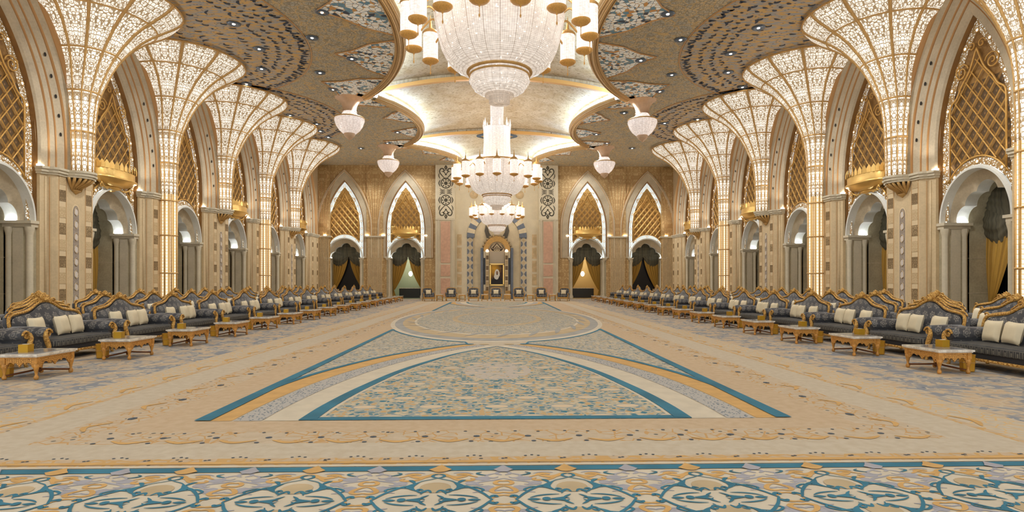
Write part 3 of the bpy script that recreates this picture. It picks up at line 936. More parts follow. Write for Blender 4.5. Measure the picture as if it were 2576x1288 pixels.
def resamp(pts, n):
    L = [0]
    for a, q in zip(pts, pts[1:]): L.append(L[-1] + sqrt((a[0] - q[0]) ** 2 + (a[1] - q[1]) ** 2))
    out = []
    for i in range(n + 1):
        d = L[-1] * i / n; k = 0
        while k < len(L) - 2 and L[k + 1] < d: k += 1
        t = (d - L[k]) / (L[k + 1] - L[k] or 1)
        out.append(tuple(p + (q - p) * t for p, q in zip(pts[k], pts[k + 1])))
    return out
a1 = resamp(arc1, 40); a2 = resamp(arc2, 40)
def lerp(t): return [tuple(p + (q - p) * t for p, q in zip(A, B)) for A, B in zip(a2, a1)]
def doit(g, sx, my):
    Z = .003
    for t0, t1, mt in ((0, .33, 2), (.35, .63, 8), (.65, 1, 4)):
        C.strip([g(*p, Z) for p in lerp(t0)], [g(*p, Z) for p in lerp(t1)], mt)
    # half of the central field
    C.strip([g(*p, Z) for p in a1], [g(0, p[1], Z) for p in a1], 6)
    inner = [(max(0, p[0] - .20 * (1 - .5 * i / 40)), p[1] + .05) for i, p in enumerate(a1)]
    C.strip([g(*p, .0095) for p in a1], [g(*p, .0095) for p in inner], 1)
    inn2 = [(max(0, p[0] - .26), p[1]) for p in a1]
    C.strip([g(*p, .005) for p in inner], [g(*p, .005) for p in [(max(0, q[0] - .05), q[1]) for q in inner]], 4)
    C.add([g(0, 6.85, .007), g(2.34, 6.85, .007), g(2.22, 7.0, .007), g(0, 7.0, .007)], [(0, 1, 2, 3)], 1)
    # outer straight line, curved edge of the corner field
    C.add([g(3.55, 6.85, .0115), g(3.55, 19.6, .0115), g(3.44, 19.5, .0115), g(3.36, 6.85, .0115)], [(0, 1, 2, 3)], 1)
    q2 = [(p[0] - .04, p[1] + .0) for p in a2]
    C.strip([g(*p, .0095) for p in q2], [g(p[0] + (.10 if i > 8 else .04), p[1] + .05, .0095) for i, p in enumerate(q2)], 1)
    # corner field between arc2, x=3.5 and the medallion
    el = []
    for i in range(25):
        t = -pi / 2 + (math.asin(3.5 / 4.3)) * i / 24
        el.append(ell(t))
    kk = [p for p in a2 if p[1] > 8.3]
    kk = resamp(kk[::-1], 24)     # from tip near (.75,15) to (3.45, 8.3)
    edge = resamp([(.75, 15.1)] + [p for p in el if p[0] > .75], 24)
    C.strip([g(*p, .002) for p in kk], [g(*p, .002) for p in edge], 7)
    C.strip([g(*p, .006) for p in edge], [g(p[0] + .03, p[1] - .16, .006) for p in edge], 1)
    # near the junction: the strip between kk end and x=3.5 line
    C.add([g(kk[-1][0], kk[-1][1], .002), g(3.5, kk[-1][1], .002), g(3.5, edge[-1][1], .002)], [(0, 1, 2)], 7)
    # little knots
    for cx in (.32, .72):
        C.disc((0, 0, 0), .13, 10, 1 if cx > .5 else 10, lambda a, c, cx=cx: g(cx + a, 14.95 + c * .9, .008), .13)

both(doit)
for r0, mt, z in ((1.0, 4, .003), (.965, 9, .004), (.90, 10, .005), (.80, 4, .006), (.78, 7, .007), (.45, 10, .008), (.40, 7, .009)):
    C.add([(4.3 * r0 * cos(2 * pi * k / 72), YC + 10.1 * r0 * sin(2 * pi * k / 72), z) for k in range(72)], [tuple(range(72))], mt)
for k in range(24):
    t = 2 * pi * k / 24
    C.ribbon([(3.7 * cos(t + .04 * j) * (1 - .02 * j), YC + 8.7 * sin(t + .04 * j) * (1 - .05 * j)) for j in range(5)], .18, .011, 9)
# near border: teal line, scrollwork
for x0, x1 in ((-6.3, 6.3),):
    for (ya, yb, mt, z) in ((5.13, 5.01, 1, .004), (5.19, 5.145, 4, .004), (5.30, 5.235, 2, .004), (4.985, 2.2, 4, .003)):
        C.add([(x0, ya, z), (x1, ya, z), (x1, yb, z), (x0, yb, z)], [(0, 1, 2, 3)], mt)
def motif(cx, ax_y, sy):
    for sx in (-1, 1):
        g = lambda a, c, z=.006: (cx + sx * a, ax_y + sy * c, z)
        g2 = lambda a, c: g(a, c, .008)
        g3 = lambda a, c: g(a, c, .0102 + (.0004 if sy < 0 else 0) + (.0002 if sx > 0 else 0))
        cnt = [0]
        def R(p, w, mt, f=g2, n=5):
            cnt[0] += 1; hz = (.0076 if mt == 1 else .0060 if mt == 2 else .0046) + cnt[0] * .00004 + (.00002 if sx > 0 else 0) + (.0006 if sy < 0 else 0)
            w0 = w; w = (lambda t: w0(t) * 1.12) if callable(w0) else w0 * 1.1
            C.ribbon(spl(p, n), w, 0, mt, False, lambda a, c, hz=hz: g(a, c, hz))
        wv = lambda w0, w1: (lambda t: w0 + (w1 - w0) * sin(pi * t))
        # orange crest under the line
        C.add([g(0, .82, .0112), g(.05, .745, .0112), g(.10, .69, .0112), (g(.04, .63, .0112)), g(0, .62, .0112)], [(0, 1, 2, 3, 4)], 2)
        C.add([g(.545, .80, .0112), g(.50, .73, .0112), g(.46, .68, .0112), g(.51, .62, .0112), g(.545, .62, .0112)], [(0, 1, 2, 3, 4)], 3)
        C.disc((0, 0, 0), .075, 8, 3, lambda a, c: g(.37 + a, .47 + c, .0045), .05)
        C.disc((0, 0, 0), .06, 8, 3, lambda a, c: g(.42 + a, .25 + c, .0045), .06)
        C.disc((0, 0, 0), .05, 8, 3, lambda a, c: g(.28 + a, .36 + c, .0045), .05)
        R([(.02, .15), (.05, .20), (.10, .16), (.14, .20)], wv(.01, .03), 1)
        R([(0, .60), (.05, .575), (.09, .53), (.15, .50), (.20, .52), (.23, .555), (.19, .58), (.15, .56)], wv(.02, .05), 2)
        R([(.09, .53), (.14, .46), (.2, .43), (.27, .42), (.30, .45), (.27, .475)], wv(.012, .035), 2)
        R([(.2, .60), (.25, .575), (.27, .54), (.33, .5)], wv(.01, .026), 2)
        # teal heart
        R([(0, .575), (.035, .565), (.05, .53), (.03, .50), (0, .485)], .022, 1)
        R([(0, .485), (.05, .45), (.12, .41), (.165, .35), (.20, .29), (.185, .24), (.14, .19), (.09, .155), (.10, .12)], lambda t: .010 + .052 * max(0, 1 - abs(t - .52) / .22), 1)
        R([(.17, .35), (.20, .41), (.235, .43)], wv(.005, .03), 1)
        R([(.205, .30), (.26, .275), (.32, .215), (.39, .12), (.43, .045), (.455, 0)], lambda t: .030 - .014 * t, 1)
        R([(.20, .24), (.25, .255), (.31, .265), (.36, .235), (.385, .20), (.36, .175), (.335, .2)], wv(.008, .020), 1)
        R([(.14, .19), (.12, .22), (.085, .20)], wv(.004, .03), 1)
        # eye shapes
        C.disc((0, 0, 0), .034, 10, 1, lambda a, c: g3(.225 + a, c), .034)
        C.add([g(.06, .055, .0097), g(.12, .03, .0097), g(.19, .010, .0097), g(.19, .0, .0097), g(.09, .0, .0097)], [(0, 1, 2, 3, 4)], 1)
        R([(.27, .0), (.32, .012), (.37, 0)], wv(.004, .018), 1)
        R([(.12, .10), (.2, .095), (.29, .07), (.35, .03)], wv(.006, .018), 1)
        R([(.03, .10), (.06, .07), (.08, .04), (.05, .01)], wv(.004, .02), 1)
        R([(.43, .04), (.47, .075), (.50, .05)], wv(.01, .04), 1)
        # cream-tan ball
        C.disc((0, 0, 0), .125, 18, 10, lambda a, c: g(abs(a), .265 + c, .0065) if a >= 0 else g(0, .265 + c, .0065), .115)
        # orange mushroom at the unit edge
        R([(.545, .40), (.50, .405), (.475, .36), (.50, .325), (.545, .325)], wv(.016, .034), 2)
        R([(.545, .29), (.50, .265), (.46, .215), (.45, .17), (.49, .14), (.545, .15)], wv(.014, .038), 2)
        R([(.545, .09), (.50, .085), (.455, .05), (.45, 0)], wv(.014, .034), 2)
        # lilac scrolls
        R([(.545, .655), (.50, .62), (.49, .585), (.53, .555)], wv(.015, .03), 3)
        R([(.50, .60), (.44, .575), (.40, .54), (.42, .49), (.47, .48), (.50, .51)], wv(.010, .026), 3)
        R([(.40, .54), (.35, .56), (.32, .59), (.36, .62)], wv(.006, .02), 1)
        R([(.545, .47), (.49, .44), (.44, .42), (.38, .40), (.33, .37), (.34, .33), (.38, .33)], wv(.010, .026), 3)
        R([(.42, .28), (.36, .29), (.30, .325), (.24, .33)], wv(.008, .022), 3)
        R([(.545, .22), (.52, .2), (.40, .19), (.42, .23)], wv(.008, .02), 3)
        R([(.30, .15), (.36, .16), (.40, .12)], wv(.006, .02), 3)
        R([(.12, .60), (.17, .62), (.24, .615), (.29, .585)], wv(.006, .018), 3)
UNIT = 1.09
for k in range(-6, 6):
    cx = -.49 + UNIT * k
    for sy in (1, -1): motif(cx, 4.33, sy)
    motif(cx, 4.33 - 1.36, 1)
# dark sprigs of the first inner row
for k in range(-12, 13):
    x = .33 + k * .545 * (1.0)
    if abs(x) < 4.4:
        for dx, dy, w in ((0, 6.12, .036), (.05 * (1 if x > 0 else -1), 5.93, .026), (.12, 6.3, .02), (-.13, 6.32, .02)):
            C.disc((0, 0, 0), w, 8, 5, lambda a, c, x=x, dx=dx, dy=dy: (x + dx + a, dy + c, .004), w * .9)
        C.ribbon(spl([(x + .08, 6.02), (x + .18, 5.96), (x + .27, 5.93), (x + .36, 5.96), (x + .46, 6.02)], 4), lambda t: .02 + .05 * sin(pi * t), .004, 2)
    for dx, dy in ((-.06, 5.43), (0, 5.45), (.06, 5.43), (.27, 5.35), (.3, 5.36)):
        C.disc((0, 0, 0), .016, 6, 5, lambda a, c, x=x, dx=dx, dy=dy: (x + dx + a, dy + c, .004), .014)
for s in (-1, 1):
    for k in range(24):
        y = 6.4 + k * 1.1
        C.ribbon(spl([(s * 5.5, y), (s * 5.62, y + .25), (s * 5.5, y + .5)], 4), lambda t: .02 + .06 * sin(pi * t), .004, 2)
        C.ribbon(spl([(s * 4.5, y), (s * 4.62, y + .2), (s * 4.45, y + .4)], 4), lambda t: .02 + .05 * sin(pi * t), .004, 2)
        C.disc((0, 0, 0), .05, 6, 5, lambda a, c, y=y, s=s: (s * 4.35 + a, y + .6 + c, .004), .07)
tag(C.obj('carpet', MATS), 'vast cream carpet with teal lined arches, medallion and scrollwork border', 'carpet')

# ------------------------------------------------------------------ ceiling
def xb(y):
    if y < 13.4: return 15 - sqrt(max(0, 9.9 ** 2 - (y - 7.8) ** 2))
    if y < 32.75: return 19.7 - sqrt(15.7 ** 2 - (y - 23) ** 2)
    if y < 44.1: return 15 - sqrt(9.9 ** 2 - (y - 38.45) ** 2)
    return 11 - sqrt(max(0, 7.9 ** 2 - (y - 51) ** 2))
def m_ceil():
    m = Mat('painted_ceiling', .7); x, y, z = m.co()
    w = m.web(x, y, 5.5, .09, .9, .3); w2 = m.web(x, y, 2.2, .04, .9)
    n = m.noise(None, 2.6, 4, .6).mr(.4, .6)
    c = m.mix(n, lin((200, 180, 144)), lin((172, 168, 156)))
    c = m.mix(w * .7, c, lin((128, 118, 98)))
    c = m.mix(w2 * .6, c, lin((206, 168, 104)))
    m.col(c); return m.m
def m_calli():
    m = Mat('ring_ground', .7); x, y, z = m.co()
    n = m.noise(m.vec(x * 1.0, y * 3.0), 2.2, 3, .6)
    w = m.vor(m.vec(x * 5, y * 7), 1, 'F1', 1.0)
    c = m.mix(n.mr(.45, .55), lin((206, 166, 102)), lin((160, 158, 156)))
    c = m.mix(w.lt(.22), c, lin((128, 122, 112)))
    m.col(c); return m.m
def m_wedge():
    m = Mat('white_arabesque', .6); x, y, z = m.co()
    e = m.vor(m.vec(x * 5, y * 5), 1, 'DISTANCE_TO_EDGE', 1.0)
    a = m.vor(m.vec(x * 5, y * 5), 1, 'F1', 1.0, 'Color')
    n = m.nt.nodes.new('ShaderNodeSeparateColor'); m.nt.links.new(a.o, n.inputs[0]); r = E(m, n.outputs[0])
    c = m.mix(r.gt(.70), lin((252, 252, 248)), lin((104, 146, 168)))
    c = m.mix(r.gt(.86), c, lin((206, 150, 84)))
    c = m.mix(r.gt(.93), c, lin((52, 66, 84)))
    c = m.mix(e.lt(.055), c, m.mix(m.noise(None, 5).gt(.5), lin((196, 160, 110)), lin((96, 124, 144))))
    m.col(c); return m.m
CMAT = [m_ceil(), m_calli(), flat('ink_blue', (44, 54, 72), .7), m_wedge(), ARCHLN]
b = MB(); YS = [-3 + .55 * i for i in range(101)]
YS = sorted(set([y for y in YS if y <= FY] + [13.4, 32.75, 44.1, FY, 13.39, 32.74, 44.09]))
for s in (-1, 1):
    b.strip([(s * xb(y), y, CZ) for y in YS], [(s * 16.1, y, CZ) for y in YS], 0)
    # wedges pointing away from the middle, with their base on the moulding
    for (cx, cy, R, angs, ln, hw) in ((19.7, 23.0, 15.6, (-42, -23, -3.5, 15.5, 34), 2.8, 8.8), (15, 38.45, 9.8, (-33, -11.5, 11.5, 33), 1.9, 8.5), (11, 51, 7.8, (-62, -38, -14), 1.5, 9.5)):
        for an in angs:
            pts = []
            for i in range(9):
                a = radians(an - hw + 2 * hw * i / 8); pts.append((cx - R * cos(a), cy + R * sin(a)))
            def pol(r, d): a = radians(an + d); return (cx - r * cos(a), cy + r * sin(a))
            rim = [pol(R - ln * .45, hw * .72), pol(R - ln * .72, hw * .30), pol(R - ln, 0), pol(R - ln * .72, -hw * .30), pol(R - ln * .45, -hw * .72)]
            poly = [(s * p[0], p[1], CZ - .02) for p in pts + rim]
            b.add(poly, [tuple(range(len(poly)))], 3)
            L = [(s * p[0], p[1], CZ - .03) for p in rim]
            b.tube([(s * pts[-1][0], pts[-1][1], CZ - .03)] + L + [(s * pts[0][0], pts[0][1], CZ - .03)], .035, 4, 4)
    # rings of written strokes
    for cy in (2.2 + 11.2 * 0, 24.3, 36.6):
        cx = 16.6; R = 8.4 if cy > 20 else 8.0
        if cy > 30: R = 6.9
        N = 60
        a0, a1 = -80, 80
        arc = lambda r: [(s * (cx - r * cos(radians(a0 + (a1 - a0) * k / N))), cy + r * sin(radians(a0 + (a1 - a0) * k / N)), CZ - .012) for k in range(N + 1)]
        def lim(L): return [(max(-16, min(16, p[0])), p[1], p[2]) for p in L]
        b.strip(lim(arc(R)), lim(arc(1.5)), 1)
        b.tube(lim(arc(R + .05)), .03, 4, 4)
        for ri, r in enumerate([R - .25, R - .85, R - 1.35, R - 1.85, R - 2.6, R - 3.4, R - 4.2, R - 5.0]):
            step = (.26 if ri == 0 else .34 if ri < 4 else .46) / r
            a = radians(-78)
            while a < radians(78):
                h = (.30 if ri == 0 else .20 if ri < 4 else .30)
                kind = random.random()
                rr = r + random.uniform(-.06, .06)
                P = lambda q, d: (s * (cx - (rr + q) * cos(a + d / rr)), cy + (rr + q) * sin(a + d / rr))
                if kind < .4: st = [P(-h / 2, 0), P(0, .05), P(h / 2, .02)]
                elif kind < .7: st = [P(-h / 2, .0), P(-h * .6, .12), P(-h * .2, .2), P(h * .1, .14)]
                elif kind < .85: st = [P(h / 2, -.08), P(0, -.02), P(-h * .4, .06), P(-h * .5, .2)]
                else: st = [P(0, 0), P(0, .09)]
                if all(abs(q[0]) < 15.8 for q in st):
                    b.ribbon(spl(st, 3) if len(st) > 2 else st, (.11 if ri < 4 else .085), CZ - .03, 2, False, None, len(st) > 2)
                if ri == 0 and random.random() < .8:
                    q = P(random.uniform(-.15, .15), random.uniform(.1, .2))
                    if abs(q[0]) < 15.8: b.disc((q[0], q[1], CZ - .03), .07, 6, 2)
                a += step * random.uniform(.8, 1.2)
struct(b.obj('ceiling', CMAT), 'painted ceiling with rings of dark script and arabesque wedges')
# middle vault
def m_vault():
    m = Mat('gold_vault', .6); x, y, z = m.co()
    n = m.noise(None, 1.3, 3).mr(.35, .65)
    c = m.mix(n, lin((206, 184, 148)), lin((188, 160, 118)))
    fx = ((x / 1.1).frac() - .5).abs(); fy = ((y / .8).frac() - .5).abs()
    leaf = m.vor(m.vec(x * 3.2, y * 6.5), 1, 'F1', .8).lt(.26)
    c = m.mix(leaf * .85, c, lin((136, 106, 62)))
    w = m.web(x, y, 4.5, .06, .9)
    c = m.mix(w * .35, c, lin((150, 116, 66)))
    m.col(c); return m.m
VAULT = m_vault()
def vz(x, y):
    e = xb(y) + .25; t = min(1, abs(x) / e)
    if 32.75 <= y < 44.1: h = .95
    elif y >= 44.1: h = .8
    else: h = 1.1
    return 12.32 + h * (1 - t ** 2.2)
b = MB()
for i in range(len(YS) - 1):
    y0, y1 = YS[i], YS[i + 1]
    if y0 < -2: continue
    n = 16
    A = [((-1 + 2 * k / n) * (xb(y0) + .6), y0, vz((-1 + 2 * k / n) * xb(y0), y0)) for k in range(n + 1)]
    B = [((-1 + 2 * k / n) * (xb(y1) + .6), y1, vz((-1 + 2 * k / n) * xb(y1), y1)) for k in range(n + 1)]
    b.strip(A, B, 0, None, True)
struct(b.obj('ceiling_vault', [VAULT]), 'gold toned shallow vault above the cove lights')
MOULD = plain('tan_moulding', (196, 160, 108), .5, .1, .05, 4)
LED = m_glow('cove_led', (184, 218, 255), 34.0)
SEG = [(-2.5, 13.38), (13.41, 32.73), (32.77, 44.07), (44.13, FY)]
for s in (-1, 1):
    for gi, (ya, yb) in enumerate(SEG):
        n_trim += 1
        b = MB(); N = 44
        ys = [ya + (yb - ya) * (.5 - .5 * cos(pi * k / N)) for k in range(N + 1)]
        P = [(s * xb(y), y) for y in ys]; Nn = []
        for k in range(N + 1):
            a = P[max(0, k - 1)]; q = P[min(N, k + 1)]; dx, dy = q[0] - a[0], q[1] - a[1]; l = sqrt(dx * dx + dy * dy)
            Nn.append((s * -dy / l * (1 if True else 1), s * dx / l))
        prof = [(.30, 12.0), (.28, 11.93), (.16, 11.90), (.14, 11.84), (-.02, 11.84), (-.04, 11.90), (-.16, 11.92), (-.18, 11.98), (-.22, 12.0), (-.22, 12.12), (-.10, 12.12)]
        # positive = away from the middle
        def off(k, d):
            nx, ny = Nn[k]
            if nx * s < 0: nx, ny = -nx, -ny
            return (P[k][0] + nx * d, P[k][1] + ny * d)
        for (d0, z0), (d1, z1) in zip(prof, prof[1:]):
            b.strip([(*off(k, d0), z0) for k in range(N + 1)], [(*off(k, d1), z1) for k in range(N + 1)], 0, None, False)
        for d in (.22, .05, -.12):
            b.tube([(*off(k, d), 11.89 if d != .05 else 11.83) for k in range(N + 1)], .022, 4, 1)
        o = b.obj('trim_%d' % n_trim, [MOULD, GOLDP]); struct(o, 'curved tan cornice moulding round the middle vault')
        b = MB(); b.strip([(*off(k, -.02), 12.05) for k in range(N + 1)], [(*off(k, .02), 12.24) for k in range(N + 1)], 0)
        o = b.obj('cove_light', [LED]); tag(o, 'white cove light strip behind the %s curve of the %s cornice' % (['off-view', 'large front', 'second', 'end wall'][gi], SIDE[s]), 'light', 'cove light strips', 'thing')
# gold ribs across the vault
for y in (32.75, 44.1):
    n_trim += 1
    b = MB(); w = xb(y - .02)
    for (dy, dz, hgt) in ((.0, 0, .16),):
        top = [(w * (-1 + 2 * k / 28), vz(w * (-1 + 2 * k / 28), y) - .02) for k in range(29)]
        A = [(x, y - .16, z) for x, z in top]; A2 = [(x, y - .12, z - .20) for x, z in top]; B2 = [(x, y + .12, z - .20) for x, z in top]; B = [(x, y + .16, z) for x, z in top]
        b.strip(A, A2, 0); b.strip(A2, B2, 0); b.strip(B2, B, 0)
    o = b.obj('trim_%d' % n_trim, [flat('rib_gold', (214, 156, 76), .45, .2)]); struct(o, 'gold rib crossing the middle vault')
    b = MB(); 
    q = [(1.5, 0), (0, 1.5), (-1.5, 0), (0, -1.5)]
    b.tube([(x, y + yy, vz(0, y) - .42) for x, yy in q], .09, 4, 0, True)
    b.tube([(x * .82, y + yy * .82, vz(0, y) - .42) for x, yy in q], .04, 4, 1, True)
    n_trim += 1
    o = b.obj('trim_%d' % n_trim, [flat('slate_frame', (88, 96, 100), .5), GOLDP]); struct(o, 'dark diamond frame where the chandelier hangs')
# downlights
DL = MB(); DL.lathe([(.055, .0), (.16, -.03), (.24, -.025), (.27, .0)], 16, 0); DLR = DL.mesh('rim', [flat('downlight_rim', (84, 98, 116), .35, .3)])
DL = MB(); DL.lathe([(.0, -.022), (.055, -.018)], 12, 0); DLL = DL.mesh('lens', [m_glow('downlight_lens', (255, 244, 226), 30)])
def unproj(px, py, z):
    d = 1450 * (z - EYE) / (706 - py); l = (px - 1288) / 1450 * d; t = radians(1.5)
    return (l * cos(t) + d * sin(t), -l * sin(t) + d * cos(t))
DLS = [(588, 60), (785, 95), (652, 123), (658, 173), (805, 183), (620, 211), (838, 225), (885, 148), (810, 31), (826, 370), (908, 373), (730, 290), (797, 312), (806, 330), (826, 345), (1000, 333), (975, 360),
       (1908, 70), (1712, 100), (1838, 135), (1832, 182), (1690, 188), (1868, 219), (1660, 230), (1612, 152), (1680, 35), (1590, 373), (1755, 300), (1672, 310), (1700, 330), (1570, 284), (1500, 338), (1527, 360)]
DLS.sort(key=lambda q: (q[0] > 1250, -unproj(q[0], q[1], 12)[1] * -1))
cnt_dl = {0: 0, 1: 0}
for i, (px, py) in enumerate(DLS):
    x, y = unproj(px, py, CZ - .03)
    if y > FY - .5: continue
    r = empty('ceiling_downlight', (x, y, CZ - .035)); 
    for nm, me in (('rim', DLR), ('lens', DLL)):
        q = bpy.data.objects.new(nm, me); COL.objects.link(q); q.parent = r
    sd = int(px > 1250); cnt_dl[sd] += 1
    tag(r, 'small round downlight in the painted ceiling, %s from the viewer on the %s side' % (ORD[min(17, cnt_dl[sd] - 1)], ('left', 'right')[sd]), 'light', 'small round ceiling downlights')

# ------------------------------------------------------------------ chandeliers
def m_crystal(name, st, tint=(1.0, .90, .80), scale=1.0):
    m = Mat(name, .25, 0, .8); x, y, z = m.co()
    ang = y.at2(x)
    bead = (z * 24 * scale).frac(); row = ((ang * 84 / pi)).frac()
    k = (bead.lt(.28)) * .42 + (row.lt(.3)) * .25 + ((ang * 12 / pi).frac()).lt(.06) * .5
    v = m.vor(m.vec(ang * 9, z * 9 * scale), 1, 'F1', 1.0).lt(.15)
    n = m.noise(m.vec(x * 1.5, y * 1.5, z * 3), 6, 3).mr(.35, .65)
    c = m.mix(k, lin((214, 204, 196)), lin((176, 150, 130)))
    m.col(c)
    e = (1 - k * .6) * (n * .4 + .55) * .46 * st + v * .5
    m.emit(tint + (1,), e); return m.m
CRY = m_crystal('crystal_beads', 1.0)
CRYW = m_crystal('crystal_shade', 1.7, (1.0, .92, .86))
CRYP = m_crystal('crystal_pink', .55, (1.0, .78, .60))
PINKG = plain('rose_gold', (208, 174, 142), .5, .1, .06, 5)
def make_chandelier(full=True):
    r = empty('crystal_chandelier')
    # z measured with shade dishes at 0
    b = MB()
    b.lathe([(1.98, 1.25), (2.04, 1.1), (2.0, .8), (1.95, .5), (1.86, .12), (1.76, -.22), (1.62, -.50), (1.42, -.70), (1.18, -.82), (.94, -.88)], 48, 0, (0, 0, 0), True, 0, 2 * pi, 1, 1, None, .012, 24)
    b.obj('crystal_bowl', [CRY], r)
    b = MB()
    for z, q, w in ((-.87, .97, .06), (-1.0, .93, .03), (1.25, 1.99, .05)):
        b = MB(); b.tube([(q * cos(2 * pi * k / 48), q * sin(2 * pi * k / 48), z) for k in range(48)], w, 5, 0, True)
        b.obj('gold_ring', [GOLDP], r)
    b = MB()
    b.lathe([(.93, -.86), (.93, -.98), (.86, -1.03), (.92, -1.08), (.94, -1.14), (.89, -1.26), (.78, -1.36), (.80, -1.39), (.70, -1.47), (.54, -1.54), (.45, -1.56)], 40, 0, (0, 0, 0), True, 0, 2 * pi, 1, 1, None, .015, 20)
    b.lathe([(.45, -1.34), (.45, -1.62), (.34, -1.65), (.32, -1.84), (.0, -1.88)], 24, 1)
    b.obj('crystal_tiers', [CRY, CRYP], r)
    b = MB()
    b.lathe([(.95, 1.25), (.92, 1.4), (.88, 2.6), (.90, 3.4), (.93, 3.56), (.93, 3.6), (.4, 3.62)], 32, 0, (0, 0, 0), True, 0, 2 * pi, 1, 1, None, .02, 16)
    b.lathe([(.46, 3.62), (.44, 4.0), (.44, 4.46)], 20, 0)
    b.obj('crystal_stem', [CRY], r)
    b = MB()
    for k in range(10):
        t = 2 * pi * (k + .5) / 10
        b.lathe([(.05, 3.6), (.07, 3.75), (.05, 3.9), (.0, 4.2)], 6, 0, (.88 * cos(t), .88 * sin(t), 0))
    b.obj('finials', [CRYW], r)
    sh = MB(); sh.lathe([(.245, .06), (.25, .1), (.25, .92), (.24, .96)], 20, 0); shm = sh.mesh('lamp_shade', [CRYW])
    dm = MB(); dm.lathe([(.0, -.14), (.02, -.12), (.03, -.07), (.12, -.05), (.22, .0), (.27, .05), (.27, .08), (.24, .09)], 20, 0, (0, 0, 0), True, 0, 2 * pi, 1, 1, None, .03, 20)
    dm.lathe([(.01, -.14), (.012, -.3)], 5, 0); dm.lathe([(0, -.42), (.025, -.36), (.02, -.32), (.0, -.29)], 6, 0); dmm = dm.mesh('dish', [plain('dish_gold', (234, 178, 96), .4, .1, .1, 20)])
    cm = MB(); cm.lathe([(.25, .95), (.27, 1.0), (.2, 1.08), (.06, 1.16), (.04, 1.3), (.0, 1.62)], 12, 0)
    cm = cm.mesh('crown', [GOLDP])
    arm = MB(); arm.tube(spl([(1.9, 0, .75), (2.15, 0, .95), (2.35, 0, .82), (2.55, 0, .62)], 4), .035, 5, 0); armm = arm.mesh('bracket', [GOLDP])
    for k in range(16):
        t = 2 * pi * k / 16 - pi / 2 + (pi / 16)
        q = bpy.data.objects.new('lamp_shade', shm); COL.objects.link(q); q.parent = r; q.location = (2.78 * cos(t), 2.78 * sin(t), 0)
        for nm, me in (('dish', dmm), ('crown', cm)):
            z = bpy.data.objects.new(nm, me); COL.objects.link(z); z.parent = q
        z = bpy.data.objects.new('bracket', armm); COL.objects.link(z); z.parent = r; z.rotation_euler = (0, 0, t)
    return r
CH = Proto(make_chandelier())
tag(CH.place((.08, 17.9, 8.98)), 'huge crystal chandelier, its bowl and ring of shades filling the top of the view', 'chandelier', 'tiered crystal chandeliers')
tag(CH.place((0, 38.4, 8.22), radians(11.25), (1, 1, 1.0)), 'middle crystal chandelier with tall spiked stem hanging from the second diamond', 'chandelier', 'tiered crystal chandeliers')
tag(CH.place((0, 47.3, 6.85), 0, (.76, .76, .76)), 'smallest crystal chandelier hanging in front of the end wall portal', 'chandelier', 'tiered crystal chandeliers')
for o in [o for o in bpy.data.objects if o.get('category') == 'chandelier']:
    if o['label'].startswith('smallest'):
        b = MB(); b.tube([(0, 0, 4.4), (0, 0, 8.5)], .10, 8, 0); b.obj('hanging_rod', [GOLDP], o)
    if o['label'].startswith('middle'):
        b = MB(); b.lathe([(.44, 4.4), (.46, 5.12)], 20, 0); b.obj('stem_top', [CRY], o)
def make_pendant():
    r = empty('bell_pendant')
    b = MB(); b.lathe([(.80, 0), (.74, -.06), (.60, -.12), (.46, -.3), (.38, -.5), (.36, -.72), (.40, -.8)], 28, 0, (0, 0, 0), True, 0, 2 * pi, 1, 1, None, .05, 14); b.obj('canopy', [PINKG], r)
    b = MB(); b.lathe([(.34, -.78), (.42, -.9), (.52, -1.08), (.5, -1.1)], 24, 0); b.obj('neck', [CRYW], r)
    b = MB(); b.lathe([(.5, -1.08), (.78, -1.10), (.84, -1.14), (.84, -1.18), (.7, -1.2)], 28, 0); b.obj('gold_ring', [GOLDP], r)
    b = MB(); b.lathe([(.82, -1.18), (.84, -1.28), (.74, -1.58), (.58, -1.82), (.38, -2.0), (.30, -2.02)], 32, 0); b.obj('glass_bell', [CRYP2], r)
    b = MB(); b.lathe([(.31, -2.0), (.31, -2.1), (.24, -2.22), (.08, -2.34), (0, -2.42)], 20, 0); b.obj('end_cap', [PINKG], r)
    return r
CRYP2 = m_crystal('crystal_bell', 1.05, (1.0, .86, .80))
PD = Proto(make_pendant())
for s in (-1, 1):
    for y, w in ((32.9, 'beside the first gold rib, the larger of two'), (44.6, 'beside the second gold rib, the smaller of two')):
        tag(PD.place((s * 8.35, y, CZ)), 'pink crystal bell pendant %s on the %s' % (w, SIDE[s]), 'pendant lamp', 'bell shaped crystal pendants')
# ------------------------------------------------------------------ end wall portal
PALE = m_stone('pale_wall', (222, 208, 178), .05)
PINKM = plain('pink_marble', (210, 166, 136), .4, 0, .08, 5)
BLUEG = plain('slate_blue_stone', (110, 118, 132), .5, 0, .08, 6)
CREAMW = plain('cream_wall', (226, 208, 172), .6, 0, .05, 3)
GOLDB = plain('gold_arch_band', (224, 178, 104), .5, .1, .08, 6)
INK = flat('dark_tracery', (76, 70, 54), .6)
TILE = flat('ochre_tile', (190, 164, 122), .6)
b = MB()
for s in (-1, 1):
    b.box((s * 4.65, FY - .05, 6.05), (1.7, .5, 12.1), 0)
    b.box((s * 3.82, FY + .35, 6.05), (.10, 1.1, 12.1), 0)
    b.box((s * 3.02, FY + .45, 3.6), (1.6, .3, 7.2), 0)
    b.box((s * 2.0, FY + .62, 3.6), (.7, .2, 7.2), 1)
b.box((0, FY + .85, 6.05), (7.8, .1, 12.1), 0)
b.box((0, FY + .30, 7.16), (7.6, .5, .08), 0) if False else None
struct(b.obj('wall_portal', [PALE, CREAMW]), 'pale stone wall of the central portal at the far end')
NY = FY - .31
def on(b, y):
    return lambda a, c: (a, y, c)
